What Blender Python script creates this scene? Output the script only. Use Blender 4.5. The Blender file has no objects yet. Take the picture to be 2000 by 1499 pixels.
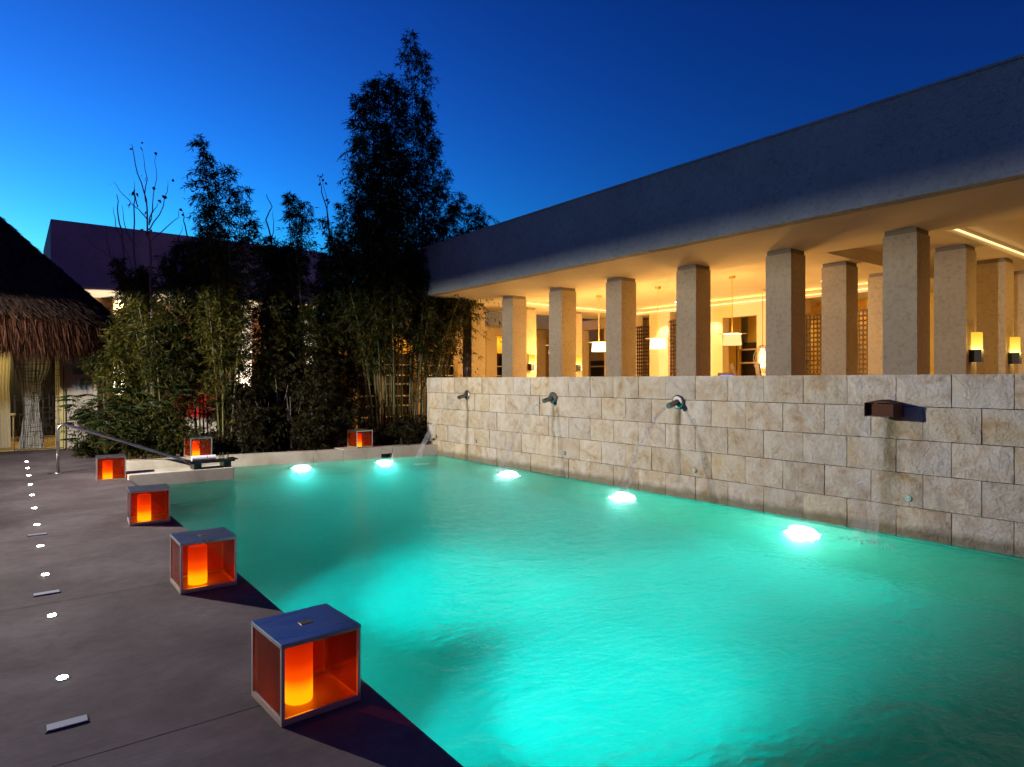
import bpy, math, random
import numpy as np
from mathutils import Vector, Matrix

sc = bpy.context.scene
C = sc.collection
R = math.radians

# ------------------------------------------------------------------ camera
EYE = 1.6
TH = R(37.5)
FPX = 1270.0
cam_d = bpy.data.cameras.new('camera')
cam_d.sensor_width = 36.0
cam_d.lens = FPX / 2000 * 36
cam_d.shift_y = -0.00325
cam_d.clip_start = 0.05
cam_d.clip_end = 3000
cam = bpy.data.objects.new('camera', cam_d)
C.objects.link(cam)
cam.location = (0, 0, EYE)
cam.rotation_euler = (R(90), 0, -TH)
sc.camera = cam

# ------------------------------------------------------------------ sky, sun, exposure
w = bpy.data.worlds.new('World')
sc.world = w
w.use_nodes = True
nt = w.node_tree
bg = nt.nodes['Background']
sky = nt.nodes.new('ShaderNodeTexSky')
sky.sky_type = 'NISHITA'
sky.sun_disc = False
SUN_AZ = R(-15)        # compass angle from +Y towards +X of the afterglow
sky.sun_elevation = R(-1)
sky.sun_rotation = SUN_AZ
sky.ozone_density = 6.0
sky.air_density = 1.0
sky.dust_density = 0.3
# film-like response of the long exposure: each colour band of the sky falls off a little steeper
sep = nt.nodes.new('ShaderNodeSeparateColor'); comb = nt.nodes.new('ShaderNodeCombineColor')
nt.links.new(sky.outputs[0], sep.inputs[0])
for ch, (pw, k, mxv) in enumerate(((3.0, 2000.0, 0.5), (2.3, 60.0, 0.85), (2.0, 4.1, 1.4))):
    a = nt.nodes.new('ShaderNodeMath'); a.operation = 'POWER'; a.inputs[1].default_value = pw
    b = nt.nodes.new('ShaderNodeMath'); b.operation = 'MULTIPLY'; b.inputs[1].default_value = k
    c = nt.nodes.new('ShaderNodeMath'); c.operation = 'MINIMUM'; c.inputs[1].default_value = mxv
    nt.links.new(sep.outputs[ch], a.inputs[0]); nt.links.new(a.outputs[0], b.inputs[0])
    nt.links.new(b.outputs[0], c.inputs[0]); nt.links.new(c.outputs[0], comb.inputs[ch])
nt.links.new(comb.outputs[0], bg.inputs[0])
bg.inputs[1].default_value = 1.0

sun_d = bpy.data.lights.new('sun', 'SUN')
sun_d.energy = 0.02
sun_d.angle = R(50)
sun_d.color = (1.0, 0.78, 0.74)
sun = bpy.data.objects.new('sun', sun_d)
C.objects.link(sun)
sun.rotation_euler = Vector((0.36, -0.52, -0.42)).to_track_quat('-Z', 'Y').to_euler()

sc.view_settings.view_transform = 'Standard'
sc.view_settings.look = 'None'
sc.view_settings.exposure = 0.0
sc.view_settings.gamma = 1.0
sc.view_settings.use_curve_mapping = False
sc.render.engine = 'CYCLES'
sc.cycles.use_denoising = True
sc.cycles.caustics_reflective = False
sc.cycles.caustics_refractive = False
sc.cycles.sample_clamp_indirect = 4.0
sc.cycles.blur_glossy = 1.0
sc.cycles.max_bounces = 10
sc.cycles.transparent_max_bounces = 24
sc.cycles.transmission_bounces = 8
sc.cycles.diffuse_bounces = 4

# ------------------------------------------------------------------ measuring helpers
cT, sT = math.cos(TH), math.sin(TH)
def xat(px, Y):            # X of the vertical line seen at photo column px, in the plane Y
    u = (px - 1000) / FPX
    return Y * (sT + cT * u) / (cT - sT * u)
def yat(px, X):
    u = (px - 1000) / FPX
    return X * (cT - sT * u) / (sT + cT * u)
def zat(py, X, Y):
    return EYE - (py - 743) * (X * sT + Y * cT) / FPX

# ------------------------------------------------------------------ mesh helpers
class MB:
    def __init__(s):
        s.v = []; s.f = []
    def add(s, vs, fs):
        b = len(s.v)
        s.v += [tuple(p) for p in vs]
        s.f += [tuple(i + b for i in f) for f in fs]
        return s
    def box(s, x0, x1, y0, y1, z0, z1, M=None):
        vs = [Vector(p) for p in ((x0,y0,z0),(x1,y0,z0),(x1,y1,z0),(x0,y1,z0),(x0,y0,z1),(x1,y0,z1),(x1,y1,z1),(x0,y1,z1))]
        if M is not None: vs = [M @ p for p in vs]
        return s.add(vs, [(0,3,2,1),(4,5,6,7),(0,1,5,4),(1,2,6,5),(2,3,7,6),(3,0,4,7)])
    def quad(s, a, b, c, d):
        return s.add([a,b,c,d], [(0,1,2,3)])
    def prism(s, pts, z0, z1):      # pts ccw in xy
        n = len(pts)
        vs = [(x,y,z0) for x,y in pts] + [(x,y,z1) for x,y in pts]
        fs = [tuple(reversed(range(n))), tuple(range(n, 2*n))]
        fs += [(i,(i+1)%n,n+(i+1)%n,n+i) for i in range(n)]
        return s.add(vs, fs)
    def lathe(s, prof, n=20, M=None, close=True):   # prof (r,z) list
        vs = []
        for r, z in prof:
            for k in range(n):
                a = 2*math.pi*k/n
                p = Vector((r*math.cos(a), r*math.sin(a), z))
                vs.append(M @ p if M is not None else p)
        fs = []
        for j in range(len(prof)-1):
            for k in range(n):
                k2 = (k+1) % n
                fs.append((j*n+k, j*n+k2, (j+1)*n+k2, (j+1)*n+k))
        if close:
            fs.append(tuple(reversed(range(n))))
            fs.append(tuple(range((len(prof)-1)*n, len(prof)*n)))
        return s.add(vs, fs)
    def tube(s, pts, rad, n=8, caps=True):
        pts = [Vector(p) for p in pts]
        m = len(pts)
        rr = rad if isinstance(rad, (list, tuple)) else [rad]*m
        vs = []; up = None
        for i, p in enumerate(pts):
            t = (pts[min(i+1,m-1)] - pts[max(i-1,0)]).normalized()
            if up is None:
                up = t.orthogonal().normalized()
            up = (up - t*up.dot(t)).normalized()
            b = t.cross(up)
            for k in range(n):
                a = 2*math.pi*k/n
                vs.append(p + (up*math.cos(a) + b*math.sin(a))*rr[i])
        fs = []
        for j in range(m-1):
            for k in range(n):
                k2 = (k+1) % n
                fs.append((j*n+k, j*n+k2, (j+1)*n+k2, (j+1)*n+k))
        if caps:
            fs.append(tuple(reversed(range(n)))); fs.append(tuple(range((m-1)*n, m*n)))
        return s.add(vs, fs)
    def bar(s, a, b, wd, hd=None):
        a = Vector(a); b = Vector(b); hd = hd or wd
        t = b - a; L = t.length
        M = Matrix.Translation((a+b)/2) @ t.to_track_quat('Z', 'Y').to_matrix().to_4x4()
        return s.box(-wd/2, wd/2, -hd/2, hd/2, -L/2, L/2, M)
    def mesh(s, name, mat=None, smooth=False):
        me = bpy.data.meshes.new(name)
        me.from_pydata(s.v, [], s.f)
        if mat: me.materials.append(mat)
        if smooth:
            me.polygons.foreach_set('use_smooth', [True]*len(me.polygons))
        me.update()
        return me
    def build(s, name, mat, parent=None, smooth=False, bevel=0):
        me = s.mesh(name, mat, smooth)
        o = bpy.data.objects.new(name, me)
        C.objects.link(o)
        if parent is not None: o.parent = parent
        if bevel:
            m = o.modifiers.new('bevel', 'BEVEL'); m.width = bevel; m.segments = 2; m.limit_method = 'ANGLE'
        return o

def tag(o, label=None, cat=None, group=None, kind=None):
    if label: o['label'] = label
    if cat: o['category'] = cat
    if group: o['group'] = group
    if kind: o['kind'] = kind
    return o
def empty(name, loc=(0,0,0), rz=0):
    o = bpy.data.objects.new(name, None)
    o.location = loc; o.rotation_euler = (0,0,rz)
    o.empty_display_size = 0.2
    C.objects.link(o)
    return o
def copy_tree(o, parent=None):
    c = o.copy(); C.objects.link(c)
    if parent is not None: c.parent = parent
    for ch in list(o.children): copy_tree(ch, c)
    return c
def put(name, me, parent=None, loc=(0,0,0), rot=(0,0,0), scale=None):
    o = bpy.data.objects.new(name, me); C.objects.link(o)
    o.location = loc; o.rotation_euler = rot
    if scale: o.scale = scale
    if parent is not None: o.parent = parent
    return o

# ------------------------------------------------------------------ materials
def mat(name, col=(0.5,0.5,0.5), rough=0.6, metal=0.0, emit=None, es=0.0, spec=None):
    m = bpy.data.materials.new(name); m.use_nodes = True
    b = m.node_tree.nodes['Principled BSDF']
    b.inputs['Base Color'].default_value = (*col, 1)
    b.inputs['Roughness'].default_value = rough
    b.inputs['Metallic'].default_value = metal
    if spec is not None: b.inputs['Specular IOR Level'].default_value = spec
    if emit:
        b.inputs['Emission Color'].default_value = (*emit, 1)
        b.inputs['Emission Strength'].default_value = es
    return m
def N(m, t, **kw):
    n = m.node_tree.nodes.new(t)
    for k, v in kw.items():
        if k in n.inputs.keys() if isinstance(k, str) else False: n.inputs[k].default_value = v
        else: setattr(n, k, v)
    return n
def L(m, a, b): m.node_tree.links.new(a, b)
def bs(m): return m.node_tree.nodes['Principled BSDF']
def ramp(m, fac, stops):
    r = N(m, 'ShaderNodeValToRGB')
    el = r.color_ramp.elements
    while len(el) < len(stops): el.new(0.5)
    for e, (p, c) in zip(el, stops):
        e.position = p; e.color = (*c, 1) if len(c) == 3 else c
    L(m, fac, r.inputs[0])
    return r
def noise(m, scale, detail=4, rough=0.55, vec=None, dist=0.0):
    n = N(m, 'ShaderNodeTexNoise')
    n.inputs['Scale'].default_value = scale; n.inputs['Detail'].default_value = detail
    n.inputs['Roughness'].default_value = rough; n.inputs['Distortion'].default_value = dist
    if vec is not None: L(m, vec, n.inputs['Vector'])
    return n
def bump(m, h, strength, dist, prev=None):
    b = N(m, 'ShaderNodeBump')
    b.inputs['Strength'].default_value = strength; b.inputs['Distance'].default_value = dist
    L(m, h, b.inputs['Height'])
    if prev is not None: L(m, prev, b.inputs['Normal'])
    return b
def geo_pos(m, scale=(1,1,1)):
    g = N(m, 'ShaderNodeNewGeometry'); mp = N(m, 'ShaderNodeMapping')
    mp.inputs['Scale'].default_value = scale
    L(m, g.outputs['Position'], mp.inputs[0])
    return mp.outputs[0]

# plaster / stucco
def stucco(name, c0, c1, rough=0.9, bs_=60, bd=0.004, st=0.6):
    m = mat(name, c0, rough)
    p = geo_pos(m)
    n1 = noise(m, 1.3, 6, 0.6, p); r = ramp(m, n1.outputs[0], [(0.3, c0), (0.7, c1)])
    n3 = noise(m, 16, 6, 0.75, p); r3 = ramp(m, n3.outputs[0], [(0.34,(0.62,0.60,0.57)), (0.5,(0.95,0.95,0.95)), (0.7,(1,1,1))])
    mm = N(m, 'ShaderNodeMix', data_type='RGBA', blend_type='MULTIPLY'); mm.inputs[0].default_value = 0.75 if bd > 0.003 else 0.15
    L(m, r.outputs[0], mm.inputs[6]); L(m, r3.outputs[0], mm.inputs[7])
    L(m, mm.outputs[2], bs(m).inputs['Base Color'])
    n2 = noise(m, bs_, 4, 0.6, p)
    L(m, bump(m, n2.outputs[0], st, bd).outputs[0], bs(m).inputs['Normal'])
    return m
M_fascia = stucco('fascia_stucco', (0.28,0.32,0.33), (0.36,0.40,0.41), bs_=34, bd=0.03, st=0.9)
M_ceiling = stucco('ceiling_plaster', (0.62,0.56,0.46), (0.68,0.62,0.5), bs_=30, bd=0.001)
M_column = stucco('column_render', (0.35,0.295,0.21), (0.43,0.365,0.265), bs_=45, bd=0.012, st=0.9)
M_cap = mat('column_cap', (0.20,0.16,0.12), 0.8)  # column neck: shade of the gap under the soffit put into the colour
M_innerwall = stucco('inner_wall', (0.62,0.50,0.33), (0.68,0.56,0.38), bs_=20, bd=0.001)
M_yellow = stucco('yellow_wall', (0.72,0.45,0.08), (0.78,0.50,0.10), bs_=20, bd=0.001)
M_white = stucco('pale_plaster', (0.78,0.74,0.66), (0.8,0.76,0.70), bs_=20, bd=0.001)
M_floor = stucco('terrace_floor', (0.42,0.34,0.26), (0.48,0.40,0.30), rough=0.5, bs_=10, bd=0.001)
M_dark = mat('dark_wood', (0.03,0.018,0.012), 0.5)
M_black = mat('black_lacquer', (0.008,0.008,0.009), 0.35)
M_lattice = mat('lattice_bronze', (0.035,0.015,0.008), 0.5)
M_shelf = mat('shelf_edge', (0.65,0.55,0.42), 0.5)

# deck concrete, brushed
M_deck = mat('brushed_concrete', (0.3,0.28,0.28), 0.92, spec=0.12)
p = geo_pos(M_deck)
n1 = noise(M_deck, 0.9, 8, 0.65, p, 0.3)
r1 = ramp(M_deck, n1.outputs[0], [(0.28,(0.068,0.052,0.056)), (0.5,(0.125,0.101,0.108)), (0.72,(0.195,0.165,0.175))])
p2 = geo_pos(M_deck, (6, 95, 20))
n2 = noise(M_deck, 1.0, 5, 0.65, p2)
p3 = geo_pos(M_deck)
n3 = noise(M_deck, 9, 6, 0.7, p3)
mx = N(M_deck, 'ShaderNodeMix', data_type='RGBA', blend_type='MULTIPLY'); mx.inputs[0].default_value = 0.7
r3 = ramp(M_deck, n3.outputs[0], [(0.3,(0.72,0.72,0.72)), (0.6,(1,1,1))])
L(M_deck, r1.outputs[0], mx.inputs[6]); L(M_deck, r3.outputs[0], mx.inputs[7])
mx2 = N(M_deck, 'ShaderNodeMix', data_type='RGBA', blend_type='MULTIPLY'); mx2.inputs[0].default_value = 0.55
r2 = ramp(M_deck, n2.outputs[0], [(0.3,(0.62,0.62,0.62)), (0.6,(1,1,1))])
L(M_deck, mx.outputs[2], mx2.inputs[6]); L(M_deck, r2.outputs[0], mx2.inputs[7])
L(M_deck, mx2.outputs[2], bs(M_deck).inputs['Base Color'])
L(M_deck, bump(M_deck, n2.outputs[0], 0.5, 0.004, bump(M_deck, n3.outputs[0], 0.3, 0.006).outputs[0]).outputs[0], bs(M_deck).inputs['Normal'])
M_joint = mat('joint_dark', (0.05,0.045,0.045), 0.95)

# kerb stone (pale, faint stains)
M_kerb = mat('kerb_stone', (0.6,0.55,0.45), 0.7)
p = geo_pos(M_kerb)
n1 = noise(M_kerb, 2.2, 8, 0.65, p, 0.6)
r1 = ramp(M_kerb, n1.outputs[0], [(0.3,(0.40,0.35,0.25)), (0.5,(0.56,0.51,0.41)), (0.7,(0.64,0.60,0.50))])
L(M_kerb, r1.outputs[0], bs(M_kerb).inputs['Base Color'])
n2 = noise(M_kerb, 25, 6, 0.6, p)
L(M_kerb, bump(M_kerb, n2.outputs[0], 0.5, 0.006).outputs[0], bs(M_kerb).inputs['Normal'])

# wall blocks
def block_mat(name):
    m = mat(name, (0.5,0.45,0.38), 0.85)
    tc = N(m, 'ShaderNodeTexCoord'); oi = N(m, 'ShaderNodeObjectInfo')
    sc_ = N(m, 'ShaderNodeVectorMath', operation='SCALE'); sc_.inputs['Scale'].default_value = 37.0
    cb = N(m, 'ShaderNodeCombineXYZ')
    L(m, oi.outputs['Random'], cb.inputs[0]); L(m, oi.outputs['Random'], cb.inputs[1]); L(m, oi.outputs['Random'], cb.inputs[2])
    L(m, cb.outputs[0], sc_.inputs[0])
    ad = N(m, 'ShaderNodeVectorMath', operation='ADD')
    L(m, tc.outputs['Object'], ad.inputs[0]); L(m, sc_.outputs[0], ad.inputs[1])
    v = ad.outputs[0]
    a = noise(m, 2.6, 5, 0.55, v, 1.6)
    b = noise(m, 9, 8, 0.7, v, 0.4)
    r = ramp(m, a.outputs[0], [(0.30,(0.55,0.40,0.23)), (0.40,(0.68,0.56,0.39)), (0.54,(0.76,0.68,0.52)), (0.70,(0.79,0.74,0.62))])
    r2 = ramp(m, b.outputs[0], [(0.30,(0.70,0.66,0.60)), (0.52,(1,1,1)), (0.8,(1.0,1.0,1.0))])
    mm = N(m, 'ShaderNodeMix', data_type='RGBA', blend_type='MULTIPLY'); mm.inputs[0].default_value = 0.55
    L(m, r.outputs[0], mm.inputs[6]); L(m, r2.outputs[0], mm.inputs[7])
    hs = N(m, 'ShaderNodeHueSaturation')
    mr = N(m, 'ShaderNodeMapRange'); mr.inputs['To Min'].default_value = 0.90; mr.inputs['To Max'].default_value = 1.08
    L(m, oi.outputs['Random'], mr.inputs['Value']); L(m, mr.outputs[0], hs.inputs['Value'])
    mr2 = N(m, 'ShaderNodeMapRange'); mr2.inputs['To Min'].default_value = 0.75; mr2.inputs['To Max'].default_value = 1.25
    mt = N(m, 'ShaderNodeMath', operation='FRACT'); ml = N(m, 'ShaderNodeMath', operation='MULTIPLY'); ml.inputs[1].default_value = 13.7
    L(m, oi.outputs['Random'], ml.inputs[0]); L(m, ml.outputs[0], mt.inputs[0]); L(m, mt.outputs[0], mr2.inputs['Value'])
    L(m, mr2.outputs[0], hs.inputs['Saturation'])
    L(m, mm.outputs[2], hs.inputs['Color'])
    # jet shadows and mossy damp painted as streaks below outlets; damp band at waterline
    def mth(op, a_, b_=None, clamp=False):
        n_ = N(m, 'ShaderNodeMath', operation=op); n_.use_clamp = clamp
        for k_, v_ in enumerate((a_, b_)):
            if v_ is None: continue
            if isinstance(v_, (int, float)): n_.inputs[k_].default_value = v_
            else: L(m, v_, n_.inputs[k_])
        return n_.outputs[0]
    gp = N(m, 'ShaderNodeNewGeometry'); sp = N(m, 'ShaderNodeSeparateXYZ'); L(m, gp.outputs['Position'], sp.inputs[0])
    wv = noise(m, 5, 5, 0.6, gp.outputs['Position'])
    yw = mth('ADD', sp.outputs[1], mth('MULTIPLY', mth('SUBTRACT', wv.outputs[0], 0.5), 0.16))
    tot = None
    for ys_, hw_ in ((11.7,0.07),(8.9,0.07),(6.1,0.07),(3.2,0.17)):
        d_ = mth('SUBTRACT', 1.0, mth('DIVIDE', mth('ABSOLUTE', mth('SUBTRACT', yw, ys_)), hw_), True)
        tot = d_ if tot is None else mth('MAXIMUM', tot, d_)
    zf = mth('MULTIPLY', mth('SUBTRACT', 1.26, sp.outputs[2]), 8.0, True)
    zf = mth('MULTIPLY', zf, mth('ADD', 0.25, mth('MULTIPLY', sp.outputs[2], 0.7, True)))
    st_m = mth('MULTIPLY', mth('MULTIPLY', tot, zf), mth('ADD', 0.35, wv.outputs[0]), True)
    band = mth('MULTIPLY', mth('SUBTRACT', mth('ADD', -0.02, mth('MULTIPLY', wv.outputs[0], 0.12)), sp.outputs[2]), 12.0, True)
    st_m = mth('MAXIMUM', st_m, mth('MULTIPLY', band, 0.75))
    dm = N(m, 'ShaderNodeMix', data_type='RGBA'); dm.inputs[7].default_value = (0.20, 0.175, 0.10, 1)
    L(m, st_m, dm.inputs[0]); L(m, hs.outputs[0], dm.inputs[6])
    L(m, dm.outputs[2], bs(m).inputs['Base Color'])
    c = noise(m, 22, 8, 0.7, v, 0.8)
    vo = N(m, 'ShaderNodeTexVoronoi'); vo.inputs['Scale'].default_value = 14; L(m, v, vo.inputs['Vector'])
    b1 = bump(m, c.outputs[0], 1.0, 0.03)
    b2 = bump(m, vo.outputs['Distance'], 0.25, 0.015, b1.outputs[0])
    L(m, b2.outputs[0], bs(m).inputs['Normal'])
    return m
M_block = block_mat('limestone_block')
M_mortar = mat('dark_mortar', (0.06,0.05,0.04), 0.95)

# metals
M_steel = mat('brushed_steel', (0.62,0.60,0.58), 0.28, 1.0)
M_spout = mat('dull_spout_steel', (0.22,0.21,0.20), 0.38, 0.9)
M_frame = mat('lantern_steel', (0.55,0.52,0.48), 0.42, 0.75)
M_top = mat('lantern_top_steel', (0.42,0.45,0.50), 0.30, 1.0)
pt = geo_pos(M_top, (3, 60, 3)); nn = noise(M_top, 1.5, 5, 0.6, pt)
rr_ = ramp(M_top, nn.outputs[0], [(0.3,(0.25,0.25,0.25)), (0.7,(0.42,0.42,0.42))]); L(M_top, rr_.outputs[0], bs(M_top).inputs['Roughness'])
M_brass = mat('brass_plate', (0.55,0.38,0.10), 0.4, 1.0)
M_copper = mat('aged_copper', (0.11,0.045,0.028), 0.75, 0.2, spec=0.2)
M_iron = mat('black_iron', (0.012,0.011,0.010), 0.6)

# orange lantern acrylic: coloured transparent sheet with a glossy face
def sheet(name, col, gloss=0.12, diff=0.12, dcol=(0.6,0.12,0.02)):
    m = bpy.data.materials.new(name); m.use_nodes = True
    n = m.node_tree; n.nodes.clear()
    out = n.nodes.new('ShaderNodeOutputMaterial')
    tr = n.nodes.new('ShaderNodeBsdfTransparent'); tr.inputs[0].default_value = (*col, 1)
    df = n.nodes.new('ShaderNodeBsdfTranslucent'); df.inputs[0].default_value = (*dcol, 1)
    d2 = n.nodes.new('ShaderNodeBsdfDiffuse'); d2.inputs[0].default_value = (*dcol, 1)
    ad = n.nodes.new('ShaderNodeMixShader'); ad.inputs[0].default_value = 0.5
    gl = n.nodes.new('ShaderNodeBsdfGlossy'); gl.inputs[0].default_value = (0.9,0.9,0.9,1); gl.inputs[1].default_value = 0.08
    m1 = n.nodes.new('ShaderNodeMixShader'); m1.inputs[0].default_value = diff
    m2 = n.nodes.new('ShaderNodeMixShader')
    fr = n.nodes.new('ShaderNodeFresnel'); fr.inputs[0].default_value = 1.28
    n.links.new(df.outputs[0], ad.inputs[1]); n.links.new(d2.outputs[0], ad.inputs[2])
    n.links.new(tr.outputs[0], m1.inputs[1]); n.links.new(ad.outputs[0], m1.inputs[2])
    n.links.new(fr.outputs[0], m2.inputs[0])
    n.links.new(m1.outputs[0], m2.inputs[1]); n.links.new(gl.outputs[0], m2.inputs[2])
    n.links.new(m2.outputs[0], out.inputs[0])
    return m
M_pane = sheet('orange_acrylic', (0.95,0.46,0.10), diff=0.22, dcol=(0.75,0.09,0.012))

# candle: wax tube lit by the flame inside, brightest at the bottom where the lamp sits
M_candle = mat('glowing_candle', (0.8,0.5,0.3), 0.6)
tc = N(M_candle, 'ShaderNodeTexCoord'); sx = N(M_candle, 'ShaderNodeSeparateXYZ')
L(M_candle, tc.outputs['Object'], sx.inputs[0])
mr = N(M_candle, 'ShaderNodeMapRange'); mr.inputs['From Min'].default_value = 0.0; mr.inputs['From Max'].default_value = 0.29
L(M_candle, sx.outputs[2], mr.inputs['Value'])
rc = ramp(M_candle, mr.outputs[0], [(0.0,(1.0,1.0,0.1)), (0.2,(1.0,0.9,0.07)), (0.42,(0.45,0.17,0.01)), (0.7,(0.26,0.045,0.004)), (1.0,(0.16,0.02,0.002))])
L(M_candle, rc.outputs[0], bs(M_candle).inputs['Emission Color'])
bs(M_candle).inputs['Emission Strength'].default_value = 4.5

def emis(name, col, s):
    m = bpy.data.materials.new(name); m.use_nodes = True
    n = m.node_tree; n.nodes.clear()
    out = n.nodes.new('ShaderNodeOutputMaterial'); e = n.nodes.new('ShaderNodeEmission')
    e.inputs[0].default_value = (*col, 1); e.inputs[1].default_value = s
    n.links.new(e.outputs[0], out.inputs[0])
    return m
M_led = emis('led_lens', (1.0,0.90,0.72), 120)
M_poollens = emis('pool_light_lens', (0.85,1.0,0.93), 170)
M_cove = emis('cove_strip', (1.0,0.62,0.24), 2.6)
M_shade = emis('pendant_shade_glow', (1.0,0.83,0.5), 2.0)
M_shade2 = emis('pendant_shade_cream', (1.0,0.76,0.28), 1.15)
M_down = emis('downlight_lens', (1.0,0.85,0.6), 12)
M_screen = emis('violet_screen', (0.28,0.24,1.0), 1.6)
# sconce glass: lamp at the foot, fading up
M_sconce = bpy.data.materials.new('sconce_glass'); M_sconce.use_nodes = True
n_ = M_sconce.node_tree; n_.nodes.clear()
o_ = n_.nodes.new('ShaderNodeOutputMaterial'); e_ = n_.nodes.new('ShaderNodeEmission'); n_.links.new(e_.outputs[0], o_.inputs[0])
tc = N(M_sconce, 'ShaderNodeTexCoord'); sx = N(M_sconce, 'ShaderNodeSeparateXYZ'); L(M_sconce, tc.outputs['Object'], sx.inputs[0])
mr = N(M_sconce, 'ShaderNodeMapRange'); mr.inputs['From Min'].default_value = 0; mr.inputs['From Max'].default_value = 0.44
L(M_sconce, sx.outputs[2], mr.inputs['Value'])
rc = ramp(M_sconce, mr.outputs[0], [(0.0,(3.5,2.6,1.1)), (0.35,(3.2,2.2,0.6)), (0.6,(1.6,0.85,0.10)), (1.0,(1.0,0.48,0.04))])
L(M_sconce, rc.outputs[0], e_.inputs[0]); e_.inputs[1].default_value = 1.2

# foliage
def leafmat(name, c0, c1, c2, trans=0.25, spec=0.16):
    m = bpy.data.materials.new(name); m.use_nodes = True
    b = bs(m)
    g = N(m, 'ShaderNodeNewGeometry')
    r = ramp(m, g.outputs['Random Per Island'], [(0.0,c0), (0.5,c1), (1.0,c2)])
    L(m, r.outputs[0], b.inputs['Base Color'])
    b.inputs['Roughness'].default_value = 0.5
    b.inputs['Specular IOR Level'].default_value = spec
    tl = N(m, 'ShaderNodeBsdfTranslucent'); L(m, r.outputs[0], tl.inputs[0])
    mx = N(m, 'ShaderNodeMixShader'); mx.inputs[0].default_value = trans
    out = m.node_tree.nodes['Material Output']
    L(m, b.outputs[0], mx.inputs[1]); L(m, tl.outputs[0], mx.inputs[2]); L(m, mx.outputs[0], out.inputs[0])
    return m
M_bleaf = leafmat('bamboo_leaf', (0.006,0.009,0.002), (0.016,0.021,0.003), (0.068,0.062,0.009))
M_yleaf = leafmat('yellow_green_leaf', (0.014,0.018,0.003), (0.040,0.042,0.006), (0.12,0.10,0.014))
M_dleaf = leafmat('dark_shrub_leaf', (0.007,0.007,0.002), (0.018,0.016,0.005), (0.055,0.042,0.014))
M_pleaf = leafmat('fan_palm_leaf', (0.010,0.020,0.006), (0.020,0.036,0.010), (0.04,0.06,0.018))
M_brown = leafmat('dry_leaf', (0.10,0.05,0.02), (0.16,0.08,0.03), (0.10,0.08,0.02))
M_culm = mat('bamboo_culm', (0.20,0.20,0.05), 0.45)
p = geo_pos(M_culm); sx = N(M_culm, 'ShaderNodeSeparateXYZ'); L(M_culm, p, sx.inputs[0])
ml = N(M_culm, 'ShaderNodeMath', operation='MULTIPLY'); ml.inputs[1].default_value = 3.6; L(M_culm, sx.outputs[2], ml.inputs[0])
fr = N(M_culm, 'ShaderNodeMath', operation='FRACT'); L(M_culm, ml.outputs[0], fr.inputs[0])
rc = ramp(M_culm, fr.outputs[0], [(0.0,(0.06,0.06,0.02)), (0.06,(0.12,0.11,0.04)), (0.14,(0.06,0.07,0.013)), (1.0,(0.09,0.072,0.017))])
oi = N(M_culm, 'ShaderNodeObjectInfo'); hs = N(M_culm, 'ShaderNodeHueSaturation')
mr = N(M_culm, 'ShaderNodeMapRange'); mr.inputs['To Min'].default_value = 0.5; mr.inputs['To Max'].default_value = 1.3
L(M_culm, oi.outputs['Random'], mr.inputs['Value']); L(M_culm, mr.outputs[0], hs.inputs['Value'])
L(M_culm, rc.outputs[0], hs.inputs['Color']); L(M_culm, hs.outputs[0], bs(M_culm).inputs['Base Color'])
M_bark = mat('grey_bark', (0.20,0.16,0.13), 0.85)
M_soil = stucco('soil', (0.05,0.035,0.025), (0.08,0.055,0.04), bs_=30, bd=0.03)

# thatch
M_thatch = mat('thatch', (0.1,0.07,0.05), 0.95)
p = geo_pos(M_thatch, (1,1,0.35)); n1 = noise(M_thatch, 28, 8, 0.75, p)
rc = ramp(M_thatch, n1.outputs[0], [(0.3,(0.022,0.014,0.011)), (0.55,(0.07,0.045,0.033)), (0.8,(0.15,0.10,0.07))])
L(M_thatch, rc.outputs[0], bs(M_thatch).inputs['Base Color'])
L(M_thatch, bump(M_thatch, n1.outputs[0], 1.0, 0.06).outputs[0], bs(M_thatch).inputs['Normal'])
M_straw = leafmat('straw', (0.03,0.012,0.008), (0.06,0.026,0.016), (0.12,0.055,0.032), 0.2, 0.02)

# cloth
def cloth(name, col, tr=0.35):
    m = mat(name, col, 0.9)
    tl = N(m, 'ShaderNodeBsdfTranslucent'); tl.inputs[0].default_value = (*col, 1)
    mx = N(m, 'ShaderNodeMixShader'); mx.inputs[0].default_value = tr
    L(m, bs(m).outputs[0], mx.inputs[1]); L(m, tl.outputs[0], mx.inputs[2]); L(m, mx.outputs[0], m.node_tree.nodes['Material Output'].inputs[0])
    return m
M_curtain = cloth('cream_curtain', (0.62,0.58,0.45))
M_drape = cloth('grey_drape', (0.42,0.42,0.40), 0.25)
M_towel = mat('white_towel', (0.8,0.8,0.84), 0.95)
M_red = mat('red_upholstery', (0.55,0.02,0.015), 0.8)

# water body
M_water = bpy.data.materials.new('pool_water'); M_water.use_nodes = True
n_ = M_water.node_tree; n_.nodes.clear()
out = n_.nodes.new('ShaderNodeOutputMaterial')
gl = n_.nodes.new('ShaderNodeBsdfGlass'); gl.inputs['IOR'].default_value = 1.17; gl.inputs['Roughness'].default_value = 0.17
gl.inputs['Color'].default_value = (1,1,1,1)
wp = geo_pos(M_water, (1.0, 1.5, 1)); wn = noise(M_water, 3.2, 3, 0.5, wp, 0.5)
wp2 = geo_pos(M_water, (1.0, 2.0, 1)); wn2 = noise(M_water, 11, 3, 0.6, wp2, 0.3)
wb = bump(M_water, wn.outputs[0], 0.55, 0.05); wb2 = bump(M_water, wn2.outputs[0], 0.6, 0.02, wb.outputs[0])
n_.links.new(wb2.outputs[0], gl.inputs['Normal'])
n_.links.new(gl.outputs[0], out.inputs['Surface'])
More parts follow.
